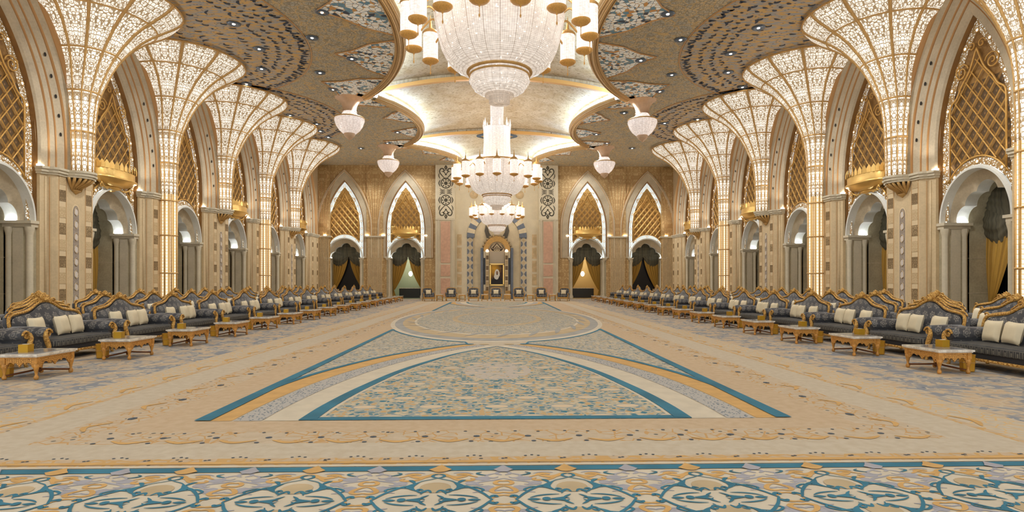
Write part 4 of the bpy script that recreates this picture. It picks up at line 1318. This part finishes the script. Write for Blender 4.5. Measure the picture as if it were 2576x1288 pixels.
for s in (-1, 1):
    n_trim += 1
    b = MB()
    # dark tracery panel
    y = FY - .325; g = lambda a, c: (s * 4.56 + a, y, c)
    b.add([g(-.68, 7.2), g(.68, 7.2), g(.68, 12.0), g(-.68, 12.0)], [(0, 1, 2, 3)], 1)
    y = FY - .34
    def R(p, w, n=4):
        for m_ in (-1, 1): b.ribbon([(m_ * q[0], q[1]) for q in spl(p, n)], lambda t: w * (.4 + .6 * sin(pi * t)), 0, 2, False, g)
    def circ(cz, r, w, n=20): b.ribbon([(r * cos(2 * pi * k / n), cz + r * sin(2 * pi * k / n)) for k in range(n)], lambda t: w, 0, 2, True, g)
    for cz in (10.36, 8.85):
        circ(cz, .44, .09); b.disc((0, 0, 0), .17, 10, 2, lambda a, c, cz=cz: g(a, cz + c))
        for k in range(8):
            t = 2 * pi * k / 8; b.disc((0, 0, 0), .07, 6, 2, lambda a, c, cz=cz, t=t: g(.3 * cos(t) + a, cz + .3 * sin(t) + c))
        R([(.50, cz - .3), (.62, cz), (.50, cz + .3)], .1)
    for sg, cz in ((1, 11.2), (-1, 7.95)):
        f = lambda q: (q[0], cz + sg * q[1])
        R([f((.05, -.45)), f((.3, -.2)), f((.55, .15)), (f((.45, .45))), f((.2, .42)), f((.22, .2)), f((.38, .22))], .11, 5)
        R([f((0, .75)), f((.08, .55)), f((.0, .4))], .12); R([f((.05, .0)), f((.2, .25)), f((.0, .35))], .09)
        R([f((.5, -.45)), f((.62, -.2)), f((.6, .05))], .08)
        b.disc((0, 0, 0), .09, 8, 2, lambda a, c: g(a, cz + sg * -.05 + c))
    for k in range(4): R([(.05, 9.4 + k * .13), (.35, 9.45 + k * .1), (.55, 9.3 + k * .2)], .07)
    # marble panels
    y = FY - .33
    for z0, z1 in ((3.25, 6.95), (2.05, 3.08), (.2, 1.85)):
        b.box((s * 4.60, y, (z0 + z1) / 2), (.84, .04, z1 - z0), 3)
    for dx in (-.62, .62): b.box((s * 4.60 + dx, y, 3.6), (.16, .10, 7.1), 0)
    b.box((s * 4.6, y, 7.1), (1.7, .12, .10), 0)
    # ochre tile strip
    for k in range(5):
        z = .55 + k * 1.2
        b.box((s * 3.40, FY + .29, z), (.42, .04, 1.0), 4); b.box((s * 3.40, FY + .265, z + .1), (.24, .04, .26), 5)
    # slate hourglass pilaster
    for k in range(8):
        z = .55 + k * .68
        b.box((s * 2.43, FY + .285, z), (.52, .04, .66), 0)
        cx = s * 2.43
        g2 = lambda a, c, z=z, cx=cx: (cx + a, FY + .255, z + c)
        for m1 in (-1, 1):
            for m2 in (-1, 1):
                b.add([g2(m1 * .26, m2 * .33), g2(m1 * .05, m2 * .33), g2(m1 * .13, m2 * .17), g2(m1 * .26, m2 * .08)], [(0, 1, 2, 3)], 6)
        b.disc((0, 0, 0), .13, 10, 4, lambda a, c: g2(a, c))
    # round gold medallion
    b.lathe([(.0, .0), (.36, 0), (.38, .03)], 20, 4, (0, 0, 0), True, 0, 2 * pi, 1, 1, Matrix.Translation((s * 2.09, FY + .78, 9.5)) @ Matrix.Rotation(pi / 2, 4, 'X'))
    struct(b.obj('trim_%d' % n_trim, [GREYST, PALE, INK, PINKM, plain('pale_ochre', (214, 186, 142), .6), TILE, BLUEG]), 'pilaster with dark tracery and pink marble beside the end portal')
# arch of alternating stones
n_trim += 1
b = MB(); N = 19
for k in range(N):
    t0 = pi * k / N; t1 = pi * (k + 1) / N
    P = lambda r, t: (r * cos(t), 5.55 + r * sin(t) * 1.02)
    q = [P(2.05, t0), P(2.72, t0), P(2.72, t1), P(2.05, t1)]
    b.prism(q, FY + .20, FY + .45, 1 if k % 2 == 0 else 0)
fill = [(2.04 * cos(pi * i / 30), 5.55 + 2.06 * sin(pi * i / 30)) for i in range(31)]
b.prism([(2.04, 0)] + fill + [(-2.04, 0)], FY + .50, FY + .7, 2)
struct(b.obj('trim_%d' % n_trim, [CREAMW, BLUEG, CREAMW]), 'arch of alternating slate and cream stones around the portal')
# the portal itself
r = empty('arched_portal', (0, FY + .46, 0))
tag(r, 'arched portal with golden band, dark tracery and striped marble jambs at the far end', 'portal')
b = MB(); T = [pi * i / 32 for i in range(33)]
def ringp(b, r0, r1, z, y0, y1, mat, zs=1.12):
    A = [(r0 * cos(t), y0, z + r0 * sin(t) * zs) for t in T]; B = [(r1 * cos(t), y0, z + r1 * sin(t) * zs) for t in T]
    C_ = [(r1 * cos(t), y1, z + r1 * sin(t) * zs) for t in T]; D = [(r0 * cos(t), y1, z + r0 * sin(t) * zs) for t in T]
    b.strip(A, B, mat); b.strip(B, C_, mat); b.strip(D, A, mat)
ringp(b, .80, 1.22, 4.3, -.25, .05, 0)
for k in range(13):
    t = pi * (k + .5) / 13; b.lathe([(0, -.02), (.14, 0), (.0, .02)], 8, 1, (0, 0, 0), True, 0, 2 * pi, 1, 1, Matrix.Translation((1.28 * cos(t), -.12, 4.3 + 1.28 * 1.12 * sin(t))) @ Matrix.Rotation(pi / 2, 4, 'X'))
b.obj('arch_band', [GOLDB, TILE], r)
b = MB(); b.prism([(.8, 4.3)] + [(.8 * cos(t), 4.3 + .9 * sin(t)) for t in T] + [(-.8, 4.3)], -.05, .0, 0)
g = lambda a, c: (a, -.065, c)
for m_ in (-1, 1):
    for p in ([(.05, 4.35), (.3, 4.65), (.1, 4.95), (0, 5.1)], [(.2, 4.32), (.5, 4.5), (.55, 4.75), (.35, 4.95)], [(.62, 4.32), (.72, 4.45), (.66, 4.65)], [(0, 4.5), (.12, 4.6), (0, 4.78)], [(.35, 4.35), (.42, 4.6), (.25, 4.8)], [(.45, 4.34), (.33, 4.5), (.3, 4.34)]):
        b.ribbon([(m_ * q[0], q[1]) for q in spl(p, 4)], .07, 0, 1, False, g)
b.obj('tympanum', [CREAMW, flat('brown_tracery', (72, 50, 34), .6)], r)
b = MB(); b.box((0, -.02, 3.7), (1.36, .06, 1.2), 0); b.box((0, -.02, 1.2), (1.36, .06, 2.4), 0); b.obj('back_panel', [flat('grey_beige_panel', (198, 184, 162), .6)], r)
for s in (-1, 1):
    b = MB(); b.box((s * 1.36, -.16, 2.3), (.22, .5, 4.6), 0); b.box((s * 1.12, -.2, 2.5), (.16, .4, 2.4), 1)
    b.box((s * 1.12, -.2, 4.0), (.16, .4, .6), 3); b.box((s * 1.12, -.2, .65), (.16, .4, 1.3), 3)
    b.box((s * .87, -.22, 2.1), (.30, .40, 4.2), 2)
    for k in range(8): b.box((s * .87, -.43, .45 + k * .47), (.22, .03, .36), 4 if k % 2 else 5)
    b.obj('jamb', [BLUEG, flat('black_marble', (30, 26, 24), .3), CREAMW, PALE, flat('brown_square', (120, 96, 66), .6), TILE], r)
    b = MB(); b.lathe([(0, 4.2), (.14, 4.24), (.17, 4.34), (.1, 4.46), (0, 4.5)], 12, 0, (s * .87, -.25, 0)); b.obj('jamb_lamp', [m_glow('rose_lamp', (255, 214, 190), .9)], r)
    b = MB(); b.box((s * .98, -.62, .34), (.42, .3, .68), 0); b.box((s * .98, -.70, .71), (.48, .4, .06), 0); b.obj('gilded_stand', [GOLDP], r)
    b = MB(); b.prism([(s * .35, 5.45), (s * .95, 5.55), (s * 1.12, 6.15), (s * 1.0, 6.75), (s * .8, 6.4), (s * .7, 6.0)], -.06, .0, 0); b.obj('spandrel', [m_carved('dark_spandrel', (120, 112, 96), (70, 64, 52), 9, .12)], r)
# framed portrait
r = empty('framed_portrait', (0, FY + .12, 2.2))
tag(r, 'gold framed portrait of a person in a white headscarf and dark robe', 'picture')
b = MB()
for c, d in (((0, 0, .94), (1.32, .1, .12)), ((0, 0, -.94), (1.32, .1, .12)), ((-.6, 0, 0), (.12, .1, 1.9)), ((.6, 0, 0), (.12, .1, 1.9))): b.box(c, d, 0)
b.obj('picture_frame', [GOLD], r)
m = Mat('painted_backdrop', .6); x, y, z = m.co(); rr = ((x + .25) * (x + .25) * 2.2 + (z - .55) * (z - .55) * 1.2).sqrt() + m.noise(None, 3).mr(.3, .7, -.15, .15)
m.col(m.mix(rr.mr(.0, 1.0), lin((226, 168, 44)), lin((62, 34, 16))))
b = MB(); b.box((0, .01, 0), (1.1, .04, 1.8), 0)
g = lambda a, c: (a, -.02, c)
def fl(pts, mat, y): b.add([(a, y, c) for a, c in pts], [tuple(range(len(pts)))], mat)
fl([(-.54, -.89), (.54, -.89), (.54, -.55), (.36, -.30), (.15, -.12), (-.12, -.16), (-.34, -.34), (-.54, -.6)], 1, -.014)
fl([(-.20, -.38), (-.02, -.46), (.10, -.40), (.26, -.05), (.24, .2), (.14, .42), (.02, .50), (-.12, .42), (-.20, .22), (-.22, 0), (-.27, -.2)], 2, -.020)
fl([(-.06, .06), (.0, -.02), (.08, .02), (.11, .14), (.09, .28), (.0, .32), (-.07, .26)], 3, -.026)
fl([(-.05, .04), (.0, -.05), (.08, .0), (.09, .08), (.03, .05), (-.02, .07)], 1, -.030)
b.obj('painting', [m.m, flat('dark_robe', (26, 20, 20), .6), flat('white_cloth', (226, 220, 206), .7), flat('painted_face', (140, 100, 74), .6)], r)

# ------------------------------------------------------------------ furniture
def m_damask():
    m = Mat('grey_damask', .5, 0, .35); x, y, z = m.co()
    h = x * 1.0 + y * 1.0
    P, Q = .22, .25
    u = h / P; v = z / Q; off = (v.floor() * .5).frac()
    du = (u + off).frac() - .5; dv = v.frac() - .5
    rr = (du * du * 1.15 + dv * dv).sqrt(); ang = dv.at2(du)
    pet = ((ang * 7.0).cos() * .06 + .30)
    k = rr.lt(pet + .06) * rr.gt(.24); k2 = rr.lt(.18) * rr.gt(.06)
    n = m.noise(None, 40, 2).gt(.52)
    bg = m.mix(m.noise(None, 5, 2).mr(.35, .65), lin((84, 84, 87)), lin((64, 64, 68)))
    c = m.mix(k.mx(k2) * (n * .5 + .5), bg, lin((142, 136, 128)))
    m.col(c); m.b.inputs['Sheen Weight'].default_value = .5; m.b.inputs['Sheen Roughness'].default_value = .4
    return m.m
def m_key():
    m = Mat('greek_key_fabric', .6, 0, .3); x, y, z = m.co()
    u = (x / .12).frac() - .5; au = u.abs(); w = ((z - .36) / .085).abs()
    k = (au.lt(.36) * au.gt(.26)) * w.lt(.75)
    k = k.mx(au.lt(.12) * w.lt(.4)).mx(w.band(.82, .95))
    top = z.gt(.455)
    v = m.noise(m.vec((x / .14).pp(.5), (y / .14).pp(.5)), 9, 1).gt(.52)
    bg = m.mix(m.noise(None, 6).mr(.35, .65), lin((76, 76, 76)), lin((60, 60, 62)))
    m.col(m.mix(k * (1 - top) * .8 + top * v * .35, bg, lin((132, 128, 116)))); return m.m
DAM = m_damask(); KEY = m_key()
DARKF = flat('dark_grey_fabric', (44, 44, 48), .7)
GCARV = Mat('carved_gilt', .38, .2)
_n = GCARV.noise(None, 42, 2).mr(.35, .65); GCARV.col(GCARV.mix(_n, lin((238, 190, 104)), lin((184, 130, 58)))); GCARV.bump(_n, .02, .6); GCARV = GCARV.m
PILLOW = plain('cream_cushion_cloth', (240, 224, 190), .85, 0, .04, 6)
CREST = [(-.99, .80), (-.97, .89), (-.90, .95), (-.72, .985), (-.55, 1.01), (-.40, 1.06), (-.26, 1.14), (-.12, 1.20), (0, 1.215)]
def crest_line(n=5):
    h = spl(CREST, n); return h + [(-x, z) for x, z in h[::-1][1:]]
def make_sofa():
    r = empty('carved_sofa')
    sl = lambda z: .30 + (z - .45) * .16        # back slant
    line = crest_line()
    b = MB()
    nf = len(line)
    F = [(x * .965, sl(z) - .06, z - .04) for x, z in line]; Bk = [(x, sl(z) + .08, z) for x, z in line]
    F0 = [(x * .965, sl(.34) - .07, .34) for x, z in line]; B0 = [(x, sl(.25) + .08, .2) for x, z in line]
    def fn(u, v):
        i = int(round(u * (nf - 1))); x, z = line[i]; zz = .34 + (z - .05 - .34) * v
        puff = .05 * sin(pi * min(1, max(0, v))) * (1 - (abs(x)) ** 6 * .6)
        return (x * .96, sl(zz) - .06 - puff, zz)
    b.grid(fn, nf - 1, 8, 0, True)
    b.strip(F, Bk, 0); b.strip(Bk, B0, 0)
    for e in (0, -1): b.add([F[e], Bk[e], B0[e], F0[e]], [(0, 1, 2, 3)], 0)
    b.obj('backrest', [DAM], r)
    b = MB()
    cl = [(x, sl(z) - .04, z) for x, z in line]
    cl = [(-.99, sl(.5) - .04, .58)] + cl + [(.99, sl(.5) - .04, .58)]
    b.tube(cl, [.032] * len(cl), 7, 0)
    b.tube([(x * 1.0, sl(z) + .02, z + .035) for x, z in line[4:-4]], .015, 6, 0)
    for s in (-1, 1): b.tube([(s * (.93 + .04 * cos(t)), sl(.95) - .05, .975 + .04 * sin(t)) for t in [k * .8 for k in range(8)]], .02, 5, 0)
    b.obj('crest_rail', [GCARV], r)
    b = MB()
    # carved leaf cluster at the peak
    zc = 1.245; yc = sl(1.22) - .05
    for a, ln, w in ((0, .15, .036), (28, .14, .034), (-28, .14, .034), (55, .15, .03), (-55, .15, .03), (80, .17, .026), (-80, .17, .026)):
        t = radians(a); d = Vector((sin(t), 0, cos(t)))
        p0 = Vector((0, yc, zc - .04)) + d * .02
        b.tube([p0, p0 + d * ln * .4, p0 + d * ln * .75, p0 + d * ln + Vector((0, -.02, -.01))], [.02, w, w * .8, .008], 6, 0)
    for s in (-1, 1):
        b.tube([(s * (.22 + .055 * cos(t)), yc - .01, 1.22 + .055 * sin(t)) for t in [k * .7 for k in range(9)]], .018, 5, 0)
        b.tube(spl([(s * .16, yc, 1.25), (s * .28, yc, 1.20), (s * .36, yc + .0, 1.15), (s * .44, yc, 1.10)], 4), [.022] * 5 + [.018] * 4 + [.014] * 4, 6, 0)
    b.lathe([(0, 1.19), (.05, 1.22), (.055, 1.26), (.0, 1.31)], 8, 0, (0, yc - .03, 0))
    b.obj('crest_carving', [GCARV], r)
    b = MB(); b.rbox((0, -.10, .385), (1.80, .84, .17), .22, 0, None, 4); b.obj('seat_cushion', [KEY], r)
    b = MB(); b.box((0, -.06, .26), (1.86, .82, .10), 0); b.obj('seat_skirt', [DARKF], r)
    b = MB(); b.box((0, -.47, .185), (1.90, .05, .05), 0)
    for k in range(19): b.lathe([(0, -.025), (.03, -.02), (.034, .0), (.03, .02), (0, .025)], 6, 0, (-.9 + k * .1, -.49, .185))
    b.box((0, .36, .19), (1.9, .05, .06), 0)
    for s in (-1, 1): b.box((s * .95, -.05, .19), (.05, .84, .06), 0)
    b.obj('base_rail', [GCARV], r)
    for s in (-1, 1):
        b = MB()
        M = Matrix.Translation((s * .955, -.40, .60)) @ Matrix.Rotation(-pi / 2, 4, 'X')
        b.lathe([(0, -.02), (.11, -.01), (.125, .05), (.135, .35), (.13, .72), (.0, .74)], 16, 0, (0, 0, 0), True, 0, 2 * pi, 1, 1, M)
        b.box((s * .955, -.03, .38), (.15, .72, .38), 0)
        b.obj('armrest', [DAM], r)
        b = MB()
        sp = [(s * (.955 - (.095 * (1 - k / 20)) * cos(k * .5)), -.435, .60 + (.095 * (1 - k / 20)) * sin(k * .5)) for k in range(15)]
        b.tube(sp, .022, 5, 0)
        b.lathe([(0, -.03), (.04, -.02), (.04, .02)], 10, 0, (0, 0, 0), True, 0, 2 * pi, 1, 1, Matrix.Translation((s * .955, -.44, .60)) @ Matrix.Rotation(pi / 2, 4, 'X'))
        b.tube(spl([(s * 1.02, -.44, .64), (s * 1.045, -.45, .54), (s * 1.0, -.45, .42), (s * .975, -.46, .32), (s * .985, -.47, .2)], 4), [.03 + .018 * sin(pi * k / 16) for k in range(17)], 7, 0)
        b.obj('arm_scroll', [GCARV], r)
        for y in (-.44, .36):
            b = MB(); b.tube([(s * .92, y, .18), (s * .94, y - .01, .12), (s * .92, y, .05), (s * .94, y - .01, 0)], [.045, .04, .025, .035], 7, 0)
            b.obj('leg', [GCARV], r)
    return r
def pillow_mesh():
    b = MB()
    def fn(u, v):
        x = -1 + 2 * u; z = -1 + 2 * v
        return x, z
    n = 10
    for sgn in (-1, 1):
        def f(u, v):
            x, z = -1 + 2 * u, -1 + 2 * v
            th = .085 * (max(0, (1 - x ** 4) * (1 - z ** 4))) ** .5
            pin = 1 - .06 * (1 - abs(z)) * 0 + 0
            k = 1 - .07 * (1 - x * x) * (z * z) ; k2 = 1 - .07 * (1 - z * z) * (x * x)
            return (x * .225 * k2, sgn * th, z * .225 * k)
        b.grid(f, n, n, 0, True)
    return b.mesh('scatter_cushion', [PILLOW])
SOFA = Proto(make_sofa()); PILM = pillow_mesh()
SY0, SP = 12.72, 2.45
def world_pt(o_loc, rz, lx, ly):
    return (o_loc[0] + lx * cos(rz) - ly * sin(rz), o_loc[1] + lx * sin(rz) + ly * cos(rz))
ROWX = (9.40, 11.40, 13.35)
RN = ('front', 'middle', 'back')
for s in (-1, 1):
    rz = pi / 2 if s < 0 else -pi / 2
    for ri, rx in enumerate(ROWX):
        k0 = (-1, 0, 1)[ri]
        for k in range(k0, 13 if ri else 14):
            y = SY0 + SP * k
            o = SOFA.place((s * rx, y, 0), rz)
            n = ORD[k - k0]
            tag(o, 'grey damask sofa with gilt crest, %s from the viewer in the %s %s row' % (n, SIDE[s], RN[ri]), 'sofa', 'grey sofas in long rows')
            # cushions: two at the far end, one at the near end
            if ri == 2 and k > 8: continue
            far = 1 if s < 0 else -1
            spots = ((far * .50, .02, -.10, 'inner', 0), (far * .04, -.01, -.16, 'middle', .06), (-far * .58, .02, -.05, 'near', 0)) if ri < 2 else ((far * .5, -.02, -.1, 'inner', 0), (-far * .5, 0, -.05, 'near', 0))
            for j, (lx, ly, tilt, w, dz) in enumerate(spots):
                px, py = world_pt((s * rx, y), rz, lx + random.uniform(-.02, .02), ly + .06)
                q = bpy.data.objects.new('scatter_cushion', PILM); COL.objects.link(q)
                q.location = (px, py, .69)
                q.scale = (.93, 1, .93); q.rotation_euler = Euler((-.22, random.uniform(-.05, .05) , rz + (far * .10 if j < 2 else far * .04)), 'XYZ')
                tag(q, '%s cream cushion on the %s sofa of the %s %s row' % ({'inner': 'far-end', 'middle': 'middle', 'near': 'near-end'}[w], n, SIDE[s], RN[ri]), 'cushion', 'cream cushions on the sofas')
# coffee tables
MARB = Mat('veined_marble', .15, 0, .6); _v = MARB.noise(None, 9, 4, .7).mr(.45, .6); MARB.col(MARB.mix(_v, lin((242, 234, 220)), lin((214, 200, 182)))); MARB = MARB.m
MARBG = plain('grey_marble_inset', (150, 150, 150), .12, 0, .1, 8)
GWOOD = Mat('carved_gilt_wood', .45, .25)
_x, _y, _z = GWOOD.co(); _w = GWOOD.vor(GWOOD.vec((_x + _y) * 34, _z * 34), 1, 'DISTANCE_TO_EDGE', .4).lt(.13)
GWOOD.col(GWOOD.mix(_w, lin((236, 176, 88)), lin((146, 92, 36)))); GWOOD = GWOOD.m
GWOOD2 = plain('gilt_wood', (218, 154, 72), .4, .15, .15, 20)
TW, TL = .60, .86
def make_table(w, l, h=.43):
    r = empty('marble_coffee_table')
    b = MB()
    b.box((0, 0, h - .018), (w + .06, l + .06, .032), 0); b.box((0, 0, h - .042), (w + .02, l + .02, .02), 0); b.box((0, 0, h + .0005), (w - .12, l - .12, .006), 1)
    b.obj('marble_top', [MARB, MARBG], r)
    b = MB()
    def apron(L, M):
        n = 24; pts = []
        for k in range(n + 1):
            t = -1 + 2 * k / n
            dip = .12 + .05 * max(0, 1 - abs(abs(t) - .0) * 4) + .055 * (abs(t) > .72) - .03 * abs(sin(t * 3 * pi)) * (abs(t) < .7)
            pts.append((t * L / 2, h - .05 - dip))
        poly = [(L / 2, h - .05), (-L / 2, h - .05)] + pts
        n2 = len(pts)
        b.strip([(p[0], -.012, p[1]) for p in pts], [(p[0], -.012, h - .05) for p in pts], 0, M)
        b.strip([(p[0], .012, p[1]) for p in pts], [(p[0], .012, h - .05) for p in pts], 0, M)
        b.strip([(p[0], -.012, p[1]) for p in pts], [(p[0], .012, p[1]) for p in pts], 1, M)
        b.box((0, -.016, h - .065), (L, .012, .02), 1, M)
    for s in (-1, 1):
        apron(w - .04, Matrix.Translation((0, s * (l / 2 - .03), 0)) @ Matrix.Rotation(0 if s < 0 else pi, 4, 'Z'))
        apron(l - .04, Matrix.Translation((s * (w / 2 - .03), 0, 0)) @ Matrix.Rotation(pi / 2 if s > 0 else -pi / 2, 4, 'Z'))
    b.obj('carved_apron', [GWOOD, GWOOD2], r)
    for sx in (-1, 1):
        for sy in (-1, 1):
            b = MB(); b.box((sx * (w / 2 - .04), sy * (l / 2 - .04), h - .11), (.075, .075, .12), 0)
            b.lathe([(0, 0), (.022, .0), (.034, .02), (.036, .05), (.022, .075), (.018, .09), (.026, .14), (.042, .2), (.048, .25), (.03, .27)], 10, 0, (sx * (w / 2 - .04), sy * (l / 2 - .04), 0))
            b.obj('leg', [GWOOD2], r)
    b = MB()
    for sx in (-1, 1):
        b.tube(spl([(sx * (w / 2 - .05), -(l / 2 - .05), .065), (sx * .09, -.14, .10), (sx * .03, 0, .12), (sx * .09, .14, .10), (sx * (w / 2 - .05), l / 2 - .05, .065)], 4), .016, 6, 0)
    b.lathe([(0, .07), (.04, .08), (.06, .11), (.03, .14), (0, .17)], 10, 0)
    b.obj('stretcher', [flat('dark_gilt', (112, 62, 22), .4, .3)], r)
    return r
TAB = Proto(make_table(TW, TL))
def make_tissue():
    r = empty('tissue_box')
    b = MB(); b.box((0, 0, .065), (.15, .15, .13), 0); b.obj('box_body', [flat('brushed_gold', (206, 158, 44), .35, .5)], r)
    b = MB(); b.box((0, 0, .132), (.10, .035, .006), 0); b.obj('slot', [flat('tissue_white', (230, 226, 214), .8)], r); return r
TIS = Proto(make_tissue())
def make_bin():
    r = empty('waste_bin')
    b = MB(); b.lathe([(.0, .01), (.11, .01), (.115, .02), (.125, .29), (.13, .31), (.105, .31), (.10, .06)], 8, 0, (0, 0, 0), False); b.obj('bin_body', [flat('bright_gold', (224, 168, 58), .3, .5)], r)
    b = MB(); b.tube([(.127 * cos(2 * pi * k / 16), .127 * sin(2 * pi * k / 16), .17) for k in range(16)], .006, 4, 0, True); b.obj('band', [GOLDP], r); return r
BIN = Proto(make_bin())
for s in (-1, 1):
    rzt = 0
    for k in range(16):
        y = 10.18 + (.20 if s > 0 else 0) + 2.43 * k
        n = ORD[k]
        cx = -7.92 if s < 0 else 8.08
        tag(TAB.place((cx, y, 0)), 'gilt coffee table with marble top, %s from the viewer on the %s side' % (n, SIDE[s]), 'coffee table', 'gilt coffee tables in front of the sofas')
        if k < 13:
            q = TIS.place((cx + s * .12, y + (-.12 if s < 0 else .02), .4335), .1)
            tag(q, 'gold tissue box on the %s coffee table of the %s side' % (n, SIDE[s]), 'tissue box', 'gold tissue boxes')
            q = BIN.place((cx + s * .02 if False else cx + s * .47, y - .12, 0), pi / 8)
            tag(q, 'small octagonal gold waste bin beside the %s coffee table of the %s side' % (n, SIDE[s]), 'waste bin', 'gold waste bins')
# armchairs at the far end
def make_armchair():
    r = empty('gilt_armchair')
    b = MB(); b.rbox((0, .30, .70), (.74, .16, .66), .35, 0, None, 3); b.obj('backrest', [DAM], r)
    b = MB(); b.rbox((0, -.02, .40), (.66, .66, .18), .3, 0, None, 3); b.obj('seat_cushion', [DAM], r)
    b = MB(); b.box((0, -.36, .26), (.84, .05, .09), 0); b.box((0, .36, .26), (.84, .05, .09), 0)
    for s in (-1, 1): b.box((s * .40, 0, .26), (.05, .7, .09), 0)
    b.obj('seat_frame', [GCARV], r)
    b = MB(); b.tube(spl([(-.40, .34, .5), (-.42, .36, .85), (-.34, .38, 1.03), (0, .39, 1.07), (.34, .38, 1.03), (.42, .36, .85), (.40, .34, .5)], 4), .03, 6, 0); b.obj('back_frame', [GCARV], r)
    for s in (-1, 1):
        b = MB(); b.tube([(s * .40, .3, .62), (s * .43, .0, .62), (s * .43, -.28, .60)], [.05, .07, .06], 8, 0); b.box((s * .40, 0, .45), (.07, .6, .3), 0); b.obj('armrest', [DAM], r)
        b = MB(); b.tube(spl([(s * .43, -.36, .62), (s * .46, -.36, .5), (s * .41, -.37, .3)], 4), .035, 6, 0); b.obj('arm_post', [GCARV], r)
        for y in (-.35, .35):
            b = MB(); b.tube([(s * .39, y, .26), (s * .40, y, .12), (s * .38, y, 0)], [.045, .03, .035], 7, 0); b.obj('leg', [GCARV], r)
    return r
ARM = Proto(make_armchair())
AX = (-5.54, -3.72, -1.9, -.08, 1.78, 3.62, 5.42)
AL = ('leftmost', 'second from the left', 'third from the left', 'central', 'third from the right', 'second from the right', 'rightmost')
for i, x in enumerate(AX):
    yy = 46.9 + (-.15 if i in (0, 6) else 0)
    rot = (.35 if i == 0 else -.35 if i == 6 else 0)
    tag(ARM.place((x, yy, 0), rot), 'grey armchair with gilt frame facing the hall, %s of the seven' % AL[i], 'armchair', 'armchairs in front of the portal')
    q = bpy.data.objects.new('scatter_cushion', PILM); COL.objects.link(q); q.location = (x, yy + .02, .72); q.rotation_euler = (-.18, 0, rot)
    q.scale = (.95, .9, .85)
    tag(q, 'cream cushion on the %s armchair before the portal' % AL[i], 'cushion', 'cream cushions on the armchairs')
def make_side():
    r = empty('square_side_table')
    b = MB(); b.box((0, 0, .53), (.56, .5, .04), 0); b.obj('table_top', [MARB], r)
    b = MB(); b.box((0, -.22, .47), (.5, .03, .09), 0); b.box((0, .22, .47), (.5, .03, .09), 0)
    for s in (-1, 1): b.box((s * .24, 0, .47), (.03, .44, .09), 0)
    b.box((0, 0, .12), (.46, .40, .03), 0)
    b.obj('apron', [GCARV], r)
    for sx in (-1, 1):
        for sy in (-1, 1):
            b = MB(); b.lathe([(.02, 0), (.035, .05), (.02, .15), (.04, .4), (.035, .5)], 8, 0, (sx * .23, sy * .2, 0)); b.obj('leg', [GCARV], r)
    return r
ST = Proto(make_side())
for i in range(6):
    x = (AX[i] + AX[i + 1]) / 2
    tag(ST.place((x, 46.75, 0)), 'small gilt side table between the %s and %s armchairs' % (AL[i], AL[i + 1]), 'side table', 'side tables between the armchairs')
# things seen through the lit archways
for s in (-1, 1):
    r = empty('reception_desk', (s * 8.2, FY + 3.4, 0))
    b = MB(); b.box((0, 0, .45), (2.2, .5, .9), 0); b.obj('desk_body', [flat('dark_desk', (40, 40, 34), .3)], r)
    b = MB(); b.box((0, 0, .93), (2.3, .6, .05), 0); b.obj('desk_top', [MARB], r)
    tag(r, 'dark cabinet seen through the %s lit archway of the end wall' % SIDE[s], 'cabinet')
    r = empty('hanging_lantern', (s * 8.2, FY + 3.0, 2.3))
    b = MB(); b.lathe([(0, -.25), (.12, -.2), (.2, 0), (.12, .2), (0, .25)], 12, 0); b.obj('glass_body', [m_glow('lantern', (255, 240, 206), 3)], r)
    b = MB(); b.tube([(0, 0, .25), (0, 0, 2.9)], .012, 5, 0); b.obj('cord', [GOLDP], r)
    tag(r, 'small glowing lantern behind the %s lit archway' % SIDE[s], 'lamp')

# ------------------------------------------------------------------ lamps of the hall, and added ceiling spots
for s in (-1, 1):
    for y in (3, 9, 15, 21, 27, 33, 39, 45, 50):
        lamp('added_ceiling_spot', 'SPOT', (s * 7.6, y, 11.9), 330, (.90, .95, 1), .12, (0, 0, 0), 150, .7)  # added spot filling the floor with light, no fixture modelled here
        lamp('added_ceiling_spot', 'SPOT', (s * 9.2, y, 11.9), 1000, (.94, .97, 1), .12, (0, -s * radians(36), 0), 84, .9)  # added spot tilted outward to wash the side walls
for cy, cz, k in ((17.9, 8.98, 1), (38.4, 8.22, 1), (47.3, 6.85, .76)):
    for q in range(4):
        t = pi / 4 + q * pi / 2
        lamp('chandelier_lamp', 'POINT', (2.4 * k * cos(t), cy + 2.4 * k * sin(t), cz + 1.45 * k), (60 if k == 1 else 100), (1, .96, .9), .1)
for s in (-1, 1):
    lamp('anteroom_lamp', 'POINT', (s * 8.2, FY + 3.2, 3.6), 90, (1, .95, .78), .1)
for s in (-1, 1):
    for y in PIERS:
        for e in (-1, 1):
            lamp('cornice_uplight', 'SPOT', (s * (WX - .30), y + e * 1.17, 5.85), 80, (1, .97, .93), .06, (pi, s * -radians(38), 0), 130, .8)
